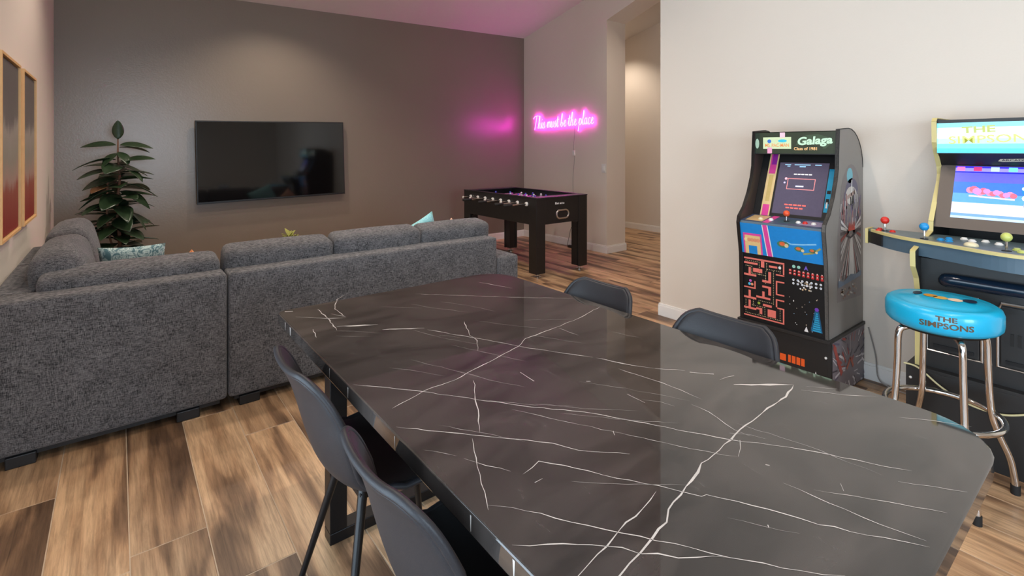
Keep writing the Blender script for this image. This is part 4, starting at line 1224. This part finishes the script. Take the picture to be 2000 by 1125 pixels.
# bezel art and screen
bv = Vector((3.265 - 3.118, 0, 1.335 - 0.962)); bl = bv.length
d = Decal((3.118, y1, 0.962), (0, -1, 0), bv)
d.rect(0.045, 0.0, 0.100, bl, C(226, 196, 140), 1)
d.rect(0.053, 0.0, 0.092, 0.07, PNK, 2); d.rect(0.053, 0.27, 0.092, bl, PNK, 2); d.rect(0.062, 0.33, 0.092, bl, C(150, 40, 150), 3)
d.rect(0.060, 0.09, 0.085, 0.26, C(206, 176, 110), 2)
d.build('bezel_art', M['print'], ac, o)
d = Decal((3.118, y1, 0.962), (0, -1, 0), bv)
d.rect(0.392, 0.05, 0.424, 0.31, C(24, 150, 190), 1); d.rect(0.396, 0.10, 0.414, 0.13, BLK, 2); d.rect(0.396, 0.16, 0.416, 0.18, BLK, 2); d.rect(0.40, 0.075, 0.408, 0.11, WHT, 3)
d.build('bezel_art', M['print'], ac, o)
d = Decal((3.118 + bv.x/bl*0.02, y1 - 0.112, 0.962 + bv.z/bl*0.02), (0, -1, 0), bv)
sw_, sh_ = 0.275, 0.325
d.rect(0, 0, sw_, sh_, C(74, 68, 84))
lt = C(150, 190, 214)
for a, b_ in ((0.03, 0.065), (0.085, 0.175), (0.20, 0.235)): d.rect(a, sh_ - 0.016, b_, sh_ - 0.010, lt, 1)
d.rect(0.115, sh_ - 0.028, 0.15, sh_ - 0.020, lt, 1); d.rect(0.045, sh_ - 0.026, 0.062, sh_ - 0.020, lt, 1)
for k in range(5): d.rect(0.09 + 0.021*k, 0.248, 0.107 + 0.021*k, 0.255, WHT, 1)
d.frame(0.06, 0.155, 0.215, 0.225, 0.004, C(206, 130, 130), 1)
d.disc(0.05, 0.222, 0.008, C(226, 170, 180), 2, 8); d.disc(0.045, 0.196, 0.006, C(190, 180, 220), 2, 8)
d.rect(0.11, 0.172, 0.155, 0.180, C(206, 206, 236), 1)
for k in range(5): d.rect(0.065 + 0.025*k, 0.055, 0.085 + 0.025*k, 0.063, C(226, 100, 90), 1)
for k in range(4): d.rect(0.075 + 0.025*k, 0.036, 0.095 + 0.025*k, 0.044, C(226, 100, 90), 1)
d.build('screen', M['screen'], ac, o)
# marquee
d = Decal((3.150, y1, 1.340), (0, -1, 0), (0, 0, 1))
mh = 0.126
d.rect(0, 0, W_, mh, C(52, 60, 48)); d.rect(0, 0, 0.03, mh, C(40, 52, 44), 1); d.disc(0.014, 0.06, 0.012, C(150, 176, 158), 2, 12, 2.6)
d.rect(0.05, 0.028, 0.215, 0.098, C(196, 210, 170), 1)
d.rect(0.150, 0.096, 0.180, mh, C(226, 186, 200), 2); d.rect(0.076, 0.0, 0.104, 0.036, C(216, 150, 180), 2)
d.disc(0.088, 0.074, 0.012, C(60, 110, 190), 3, 10); d.disc(0.165, 0.076, 0.026, C(60, 180, 206), 3, 14, 0.35)
d.text('MS. PAC-MAN', 0.133, 0.049, 0.028, C(222, 150, 90), 4, 0.0004, width=0.14)
d.poly([(0.240, 0.05), (0.258, 0.085), (0.30, 0.108), (0.36, 0.112), (0.43, 0.088), (0.44, 0.07), (0.42, 0.05), (0.40, 0.03), (0.385, 0.030), (0.385, 0.05)], C(64, 80, 62), 1)
d.text('Galaga', 0.340, 0.074, 0.062, C(186, 222, 190), 3, 0.0022, 0.15, width=0.185, rot=R(3))
d.text('Class of 1981', 0.295, 0.028, 0.024, C(232, 186, 130), 3, 0.0006, width=0.125)
d.build('marquee_art', M['dim_backlit'], ac, o)
# right side art: rounded panel with rays and abstract shapes
d = Decal((3.0, AY0, 0), (1, 0, 0), (0, 0, 1))
ov = [(0.475, 0.50), (0.478, 1.05)] + [(0.32 + 0.158*math.cos(R(a)), 1.05 + 0.23*math.sin(R(a))) for a in range(15, 180, 15)] + [(0.162, 1.05), (0.125, 0.90), (0.115, 0.52)]
d.poly(ov, C(112, 104, 102))
def inside(x, y):
    ok = False; n = len(ov)
    for i in range(n):
        (xa, ya), (xb, yb) = ov[i], ov[(i+1) % n]
        if (ya > y) != (yb > y) and x < (xb-xa)*(y-ya)/(yb-ya) + xa: ok = not ok
    return ok
d.disc(0.30, 1.215, 0.045, C(104, 160, 170), 1, 12); d.disc(0.33, 1.12, 0.10, C(88, 82, 98), 1, 16, 0.8)
d.disc(0.32, 1.10, 0.085, C(176, 168, 160), 2, 16, 0.62); d.line([(0.26, 1.09), (0.38, 1.12)], 0.022, C(150, 126, 116), 3); d.line([(0.32, 1.1), (0.33, 1.19)], 0.012, C(200, 196, 192), 3)
for k in range(60):
    x_, y_ = rr.uniform(0.13, 0.47), rr.uniform(0.90, 1.06)
    y2 = y_ + rr.uniform(0.03, 0.09); x2 = x_ + rr.uniform(-0.02, 0.02)
    if inside(x_, y_) and inside(x2, y2): d.line([(x_, y_), (x2, y2)], rr.uniform(0.006, 0.016), rr.choice((C(140, 96, 96), C(96, 84, 104), C(168, 160, 158), C(120, 112, 112))), 1 + k % 3)
cx_, cy_ = 0.315, 0.90
RC = (C(176, 170, 166), C(130, 62, 56), C(182, 176, 174), C(70, 62, 64), C(150, 142, 140))
for k in range(20):                                   # fan of rays opening downwards
    e0, e1 = 0.135 + 0.0165 * k, 0.135 + 0.0165 * (k + 0.8)
    zb = 0.635 + 0.012 * ((k * 7) % 3)
    d.poly([(cx_ + (e0 - cx_) * 0.08, cy_ - 0.02), (e0, zb), (e1, zb), (cx_ + (e1 - cx_) * 0.08, cy_ - 0.02)], RC[k % 5], 4)
for s_ in (-1, 1):                                    # short side rays
    for k in range(7):
        zz = 0.74 + 0.036 * k
        xe = cx_ + s_ * 0.152
        if inside(xe, zz): d.poly([(cx_ + s_ * 0.03, cy_ - 0.008), (xe, zz), (xe, zz + 0.018), (cx_ + s_ * 0.03, cy_ + 0.004)], RC[(k * 2) % 5], 5)
d.poly([(0.275, 0.625), (0.365, 0.625), (0.335, 0.86), (0.30, 0.86)], C(184, 180, 176), 6)
d.line([(0.24, 0.88), (0.30, 0.86), (0.34, 0.87), (0.41, 0.89)], 0.012, C(44, 40, 44), 8)
for k in range(5): d.poly([(0.27 + 0.02*k, 0.90), (0.28 + 0.02*k, 0.955), (0.29 + 0.02*k, 0.90)], C(190, 74, 58), 8)
d.poly([(0.125, 0.60), (0.47, 0.62), (0.47, 0.655), (0.40, 0.64), (0.30, 0.652), (0.20, 0.625), (0.125, 0.64)], C(92, 104, 120), 8)
for k in range(26):
    x_, y_ = rr.uniform(0.16, 0.40), rr.uniform(0.52, 0.585)
    d.line([(x_, y_), (x_ + rr.uniform(-.04, .04), y_ + rr.uniform(-.015, .015))], 0.009, rr.choice((C(170, 164, 156), C(120, 84, 70), C(66, 62, 62), C(150, 130, 110))), 1 + k % 4)
d.build('side_art', M['side_print'], ac, o)
# cord from the riser to the wall
tag(MB().tube(catmull([(3.505, 1.055, 0.31), (3.505, 1.02, 0.16), (3.49, 1.0, 0.03), (3.47, 0.93, 0.006), (3.46, 0.84, 0.006), (3.47, 0.78, 0.03)], 6), 0.0035, 6).build('grey_cable', M['cord_grey'], smooth=True), 'thin grey cable running down the white wall between the two arcade cabinets', 'cable')

# ------------------------------------------------------------------ four-player arcade cabinet on its riser
BY1, BY0 = 0.70, 0.14          # left side (towards the other cabinet), right side
o = (3.24, (BY0 + BY1)/2, 0)
r2 = thing('arcade_riser', 'plain black riser under the turquoise-lit arcade cabinet, behind the stool', 'riser', o)
RZ = 0.345
MB().box(2.925, 2.943, BY0 - 0.03, BY1 + 0.03, 0.0, RZ).build('front_panel', M['cab_black'], r2, o, bevel=0.001)
MB().box(2.943, 3.515, BY1 + 0.012, BY1 + 0.03, 0.0, RZ).build('side_panel', M['cab_black'], r2, o, bevel=0.001)
MB().box(2.943, 3.515, BY0 - 0.03, BY0 - 0.012, 0.0, RZ).build('side_panel', M['cab_black'], r2, o, bevel=0.001)
MB().box(2.925, 3.515, BY0 - 0.03, BY1 + 0.03, RZ, RZ + 0.015).build('top_board', M['cab_black'], r2, o, bevel=0.001)
MB().ball((2.923, BY1 + 0.012, 0.30), 0.006, 10, 6).build('screw_cap', M['white_plastic'], r2, o, smooth=True)
Z0 = RZ + 0.015
o = (3.24, (BY0 + BY1)/2, Z0)
a2 = thing('arcade_cabinet', 'wide black arcade cabinet with yellow edging, turquoise lit marquee and four-player deck', 'arcade machine', o)
prof = [(2.95, Z0), (2.95, 0.70), (2.925, 0.77), (2.875, 0.83), (2.87, 0.90), (3.17, 0.96), (3.175, 1.01), (3.24, 1.10), (3.32, 1.20), (3.335, 1.24), (3.325, 1.28), (3.27, 1.345), (3.235, 1.40), (3.23, 1.505), (3.245, 1.52), (3.51, 1.52), (3.51, Z0)]
for ya, yb in ((BY1 - 0.018, BY1), (BY0, BY0 + 0.018)):
    sp = MB().prism(prof, 'y', ya, yb).build('side_panel', M['cab_black'], a2, o)
    mb = MB(); strip(mb, prof[:16], ya - 0.001, yb + 0.001, 0.004)
    mb.build('edge_moulding', M['tmold'], sp, o)
y0, y1 = BY0 + 0.018, BY1 - 0.018
W_ = y1 - y0
MB().box(2.965, 2.985, y0, y1, Z0, 0.86).build('front_panel', M['cab_black'], a2, o)
MB().box(3.485, 3.50, y0, y1, Z0, 1.5).build('back_panel', M['cab_black'], a2, o)
MB().box(3.245, 3.5, y0, y1, 1.497, 1.512).build('top_panel', M['cab_black'], a2, o)
MB().box(3.242, 3.30, y0, y1, 1.345, 1.497).build('marquee_box', M['black_plastic'], a2, o)
MB().prism([(3.255, 1.352), (3.325, 1.285), (3.345, 1.285), (3.30, 1.352)], 'y', y0, y1).build('speaker_panel', M['black_satin'], a2, o)
MB().prism([(3.18, 0.985), (3.325, 1.285), (3.345, 1.285), (3.20, 0.985)], 'y', y0, y1).build('bezel', M['bezel'], a2, o)
# marquee print
d = Decal((3.242, y1, 1.348), (0, -1, 0), (0, 0, 1))
mh = 0.148
bands = [(0, C(70, 190, 222)), (0.022, C(110, 214, 234)), (0.045, C(176, 234, 240)), (0.07, C(226, 246, 242)), (0.10, C(206, 242, 244)), (0.125, C(130, 216, 234)), (mh, None)]
for (a, c), (b_, _) in zip(bands, bands[1:]): d.rect(0, a, W_, b_, c)
d.text('THE', 0.155, 0.112, 0.044, C(168, 176, 84), 2, 0.0012, width=0.12, rot=R(3))
d.text('SIMPSONS', 0.200, 0.066, 0.052, C(186, 190, 100), 2, 0.0006, width=0.31, rot=R(2))
d.disc(0.40, 0.088, 0.045, C(216, 150, 190), 2, 18); d.disc(0.40, 0.088, 0.015, C(226, 240, 240), 3, 12)
d.build('marquee_art', M['backlit'], a2, o)
# badge on the speaker panel
sv = Vector((3.255 - 3.325, 0, 1.352 - 1.285))
d = Decal((3.325, y1, 1.285), (0, -1, 0), sv)
d.poly([(0.215, 0.036), (0.225, 0.052), (0.34, 0.058), (0.362, 0.050), (0.352, 0.038), (0.23, 0.032)], C(206, 196, 160), 1)
d.text('ARCADE1UP', 0.288, 0.045, 0.017, C(60, 50, 44), 2, 0.0004, width=0.12, rot=R(2))
d.build('badge', M['print'], a2, o)
# screen
bv = Vector((3.325 - 3.18, 0, 1.285 - 0.985)); bl = bv.length
d = Decal((3.18 + bv.x/bl*0.055, y1 - 0.058, 0.985 + bv.z/bl*0.055), (0, -1, 0), bv)
sw_, sh_ = 0.43, 0.275
d.rect(0, 0, sw_, sh_, C(50, 80, 200))
d.rect(0, sh_ - 0.028, sw_, sh_, C(150, 140, 230), 1); d.rect(0, sh_ - 0.010, sw_, sh_, C(60, 50, 200), 2)
for k, c in enumerate((C(230, 120, 180), C(200, 60, 120), C(190, 220, 200), C(120, 220, 190), C(100, 210, 200))):
    d.rect(0.006 + 0.062*k, sh_ - 0.026, 0.036 + 0.062*k, sh_ - 0.004, c, 3)
d.rect(0, sh_ - 0.036, sw_, sh_ - 0.028, C(40, 40, 190), 1)
for (a, b_, c) in ((0.190, sh_ - 0.036, C(92, 92, 214)), (0.130, 0.190, C(60, 110, 220)), (0.082, 0.130, C(90, 150, 200)), (0.026, 0.082, C(210, 200, 224)), (0.012, 0.026, C(110, 150, 196)), (0, 0.012, C(176, 206, 224))):
    d.rect(0, a, sw_, b_, c, 1)
d.poly([(0.28, 0.19), (sw_, 0.19), (sw_, 0.235)], C(110, 150, 120), 2)
for k in range(14):
    xx = 0.065 + 0.0115*k
    d.disc(xx, 0.148 - 0.0016*k + 0.006*math.sin(k*1.7), 0.017 if k < 5 else 0.013, (C(232, 130, 160), C(226, 100, 120), C(206, 130, 200))[k % 3], 2 + k % 3, 10)
d.line([(0.06, 0.118), (0.22, 0.108)], 0.008, C(210, 190, 226), 3)
d.disc(0.262, 0.150, 0.022, C(40, 120, 230), 3, 12); d.disc(0.258, 0.118, 0.016, WHT, 4, 8); d.rect(0.27, 0.162, 0.32, 0.172, C(210, 230, 240), 4); d.disc(0.25, 0.165, 0.010, C(190, 226, 240), 4, 8)
for k in range(4): d.disc(0.312 + 0.036*k, 0.147, 0.013, C(206, 130, 214), 3, 10); d.disc(0.312 + 0.036*k, 0.147, 0.005, C(80, 100, 220), 4, 8)
d.disc(0.262, 0.082, 0.014, C(150, 160, 236), 3, 10); d.disc(0.272, 0.030, 0.010, WHT, 3, 10)
d.build('screen', M['screen'], a2, o)
# four-player control deck with bowed front
DZ_ = 0.945
arc = catmull([(3.115, 0.925, 0), (3.02, 0.835, 0), (2.95, 0.735, 0), (2.885, 0.58, 0), (2.815, 0.42, 0), (2.80, 0.30, 0), (2.83, 0.16, 0), (2.90, 0.02, 0), (3.0, -0.06, 0)], 5)
poly = [(p.x, p.y) for p in arc] + [(3.20, -0.06), (3.20, 0.945), (3.135, 0.945)]
dk = MB().prism(poly, 'z', DZ_ - 0.072, DZ_ - 0.008).build('control_deck', M['deck_blue'], a2, o)
big = [(p[0] - 0.006, p[1]) for p in poly]
MB().prism([(p.x - 0.008, p.y) for p in arc] + [(p.x + 0.012, p.y) for p in arc[::-1]], 'z', DZ_ - 0.010, DZ_ + 0.003).build('edge_moulding', M['tmold'], dk, o)
MB().box(3.115, 3.20, 0.940, 0.952, DZ_ - 0.074, DZ_ + 0.003).build('edge_moulding', M['tmold'], dk, o)
MB().prism([(p.x + 0.010, p.y) for p in arc] + [(3.20, -0.06), (3.20, 0.94), (3.13, 0.94)], 'z', DZ_ - 0.009, DZ_).build('deck_overlay', mat('slate_overlay', C(84, 100, 106), 0.35, var=0.3, vscale=30), dk, o)
MB().prism([(3.118, 0.938), (3.104, 0.926), (3.03, 0.856), (3.036, 0.848), (3.128, 0.93)], 'z', DZ_ - 0.068, DZ_ - 0.012).build('end_cap', M['black_plastic'], dk, o)
joystick(a2, o, 3.115, 0.865, DZ_, 'red_plastic', 0.019, 0.055)
for dx, dy in ((-0.028, 0.02), (-0.01, -0.035), (0.03, 0.03)): button(a2, o, 3.115 + dx, 0.865 + dy, DZ_, 'red_plastic', 0.011)
joystick(a2, o, 2.985, 0.675, DZ_, 'blue_plastic', 0.019, 0.058)
for x_, y_, k in ((3.0, 0.618, 'blue_plastic'), (2.985, 0.585, 'blue_plastic'), (3.06, 0.60, 'blue_plastic'), (3.11, 0.555, 'white_plastic'), (3.07, 0.52, 'white_plastic'), (3.10, 0.48, 'white_plastic'), (3.06, 0.43, 'white_plastic')):
    button(a2, o, x_, y_, DZ_, k, 0.012)
MB().ball((2.93, 0.50, DZ_ + 0.002), 0.026, 16, 10, 0.6).build('trackball', M['cream_plastic'], a2, o, smooth=True, ang=80)
joystick(a2, o, 2.90, 0.385, DZ_, 'lime_plastic', 0.019, 0.058)
for x_, y_ in ((2.90, 0.34), (2.93, 0.315), (2.95, 0.36)): button(a2, o, x_, y_, DZ_, 'lime_plastic', 0.012)
# lower front: gloss bar and two coin door frames
MB().tube(catmull([(2.958, 0.585, 0.772), (2.945, 0.57, 0.778), (2.942, 0.40, 0.778), (2.942, 0.20, 0.778), (2.958, 0.19, 0.772)], 6), 0.030, 12).build('gloss_bar', mat('navy_gloss', C(18, 32, 48), 0.12), a2, o, smooth=True)
for ya in (0.66, 0.42):
    fr_ = [(2.960, ya, 0.44), (2.960, ya, 0.68), (2.957, ya - 0.012, 0.712), (2.957, ya - 0.178, 0.712), (2.960, ya - 0.19, 0.68), (2.960, ya - 0.19, 0.44)]
    dr = MB().tube(fr_, 0.006, 6, closed=True).build('coin_door_frame', M['steel'], a2, o)
    MB().box(2.956, 2.968, ya - 0.182, ya - 0.008, 0.445, 0.70).build('coin_door', M['black_satin'], dr, o, bevel=0.003)
    for k in range(5):
        MB().box(2.951, 2.957, ya - 0.05 - 0.022*k, ya - 0.04 - 0.022*k, 0.54, 0.59).build('slot', M['rubber'], dr, o)
    MB().box(2.948, 2.957, ya - 0.15, ya - 0.12, 0.62, 0.66).build('coin_button', M['cream_plastic'], dr, o, bevel=0.003)
    MB().box(2.950, 2.957, ya - 0.165, ya - 0.025, 0.46, 0.475).build('ledge', M['black_metal'], dr, o)
# pale cord draped along the riser
tag(MB().tube(catmull([(2.916, 0.735, 0.362), (2.912, 0.68, 0.358), (2.912, 0.60, 0.30), (2.914, 0.52, 0.262), (2.914, 0.44, 0.252), (2.914, 0.38, 0.262), (2.914, 0.30, 0.30)], 8), 0.004, 8).build('draped_cord', M['cord_cream'], smooth=True), 'pale cream cord draped across the plain black riser behind the stool', 'cord')

# ------------------------------------------------------------------ bar stool
o = (2.665, 0.545, 0)
st = thing('bar_stool', 'round bar stool with a turquoise vinyl seat and chrome tube legs', 'stool', o)
SR = 0.188
ZB, ZT = 0.655, 0.748
MB().lathe([(0.15, ZB - 0.012), (SR - 0.012, ZB), (SR - 0.002, ZB + 0.012), (SR, ZB + 0.03), (SR, ZT - 0.026), (SR - 0.006, ZT - 0.010), (SR - 0.022, ZT), (SR - 0.034, ZT - 0.003), (SR - 0.05, ZT + 0.004), (0.07, ZT + 0.012), (0.001, ZT + 0.013)], o[0], o[1], 48).build('seat', M['stool_vinyl'], st, o, smooth=True, ang=60)
MB().lathe([(0.145, ZB - 0.020), (0.150, ZB - 0.008)], o[0], o[1], 32).build('seat_plate', M['black_metal'], st, o, smooth=True)
seat = [c for c in st.children if c.name.startswith('seat') and 'plate' not in c.name][0]
# wrapped lettering
a0 = math.atan2(-o[1], -o[0]) + R(4)
def wrap(body, z, size, width):
    vs_, fs = text_polys(body, size, 0.0008)
    w = max(p[0] for p in vs_) - min(p[0] for p in vs_)
    mb = MB()
    rr_ = SR + 0.0008
    mb.add([(o[0] + rr_*math.cos(a0 + p[0]*width/w/SR), o[1] + rr_*math.sin(a0 + p[0]*width/w/SR), z + p[1]) for p in vs_], fs)
    return mb
ink = mat('dark_brown_print', C(84, 66, 44), 0.4)
t1 = wrap('THE', ZB + 0.062, 0.026, 0.065); t2 = wrap('SIMPSONS', ZB + 0.036, 0.030, 0.165)
t1.add(t2.v, t2.f); t1.build('lettering', ink, seat, o)
d = Decal((o[0], o[1], ZT + 0.0105), (1, 0, 0), (0, 1, 0))
for x_, y_, r_, c, sy in ((0.0, 0.08, 0.03, C(20, 40, 66), 0.5), (-0.01, 0.035, 0.026, C(196, 140, 50), 0.9), (-0.02, 0.0, 0.026, C(214, 170, 80), 0.9), (-0.015, -0.045, 0.026, C(238, 206, 176), 0.9), (0.01, -0.085, 0.028, C(24, 36, 60), 0.8)):
    d.disc(x_, y_, r_, c, 6, 14, sy)
d.build('seat_print', M['print'], seat, o)
leg0 = math.atan2(0.345 - o[1], 2.806 - o[0])
for k in range(4):
    a = leg0 + R(90) * k
    def pt(r_, z): return (o[0] + r_*math.cos(a), o[1] + r_*math.sin(a), z)
    path = catmull([pt(0.08, ZB - 0.022), pt(0.125, ZB - 0.028), pt(0.150, ZB - 0.055), pt(0.155, 0.48), pt(0.165, 0.32), pt(0.185, 0.24), pt(0.225, 0.14), pt(0.240, 0.06), pt(0.243, 0.02)], 6)
    lg = MB().tube(path, 0.0125, 12).build('leg', M['chrome'], st, o, smooth=True, ang=70)
    MB().tube([pt(0.243, 0.0), pt(0.2425, 0.035)], 0.0155, 12).build('foot_cap', M['rubber'], lg, o, smooth=True)
MB().tube([(o[0] + 0.188*math.cos(2*math.pi*k/40), o[1] + 0.188*math.sin(2*math.pi*k/40), 0.30) for k in range(40)], 0.0115, 10, closed=True).build('foot_ring', M['chrome'], st, o, smooth=True, ang=70)
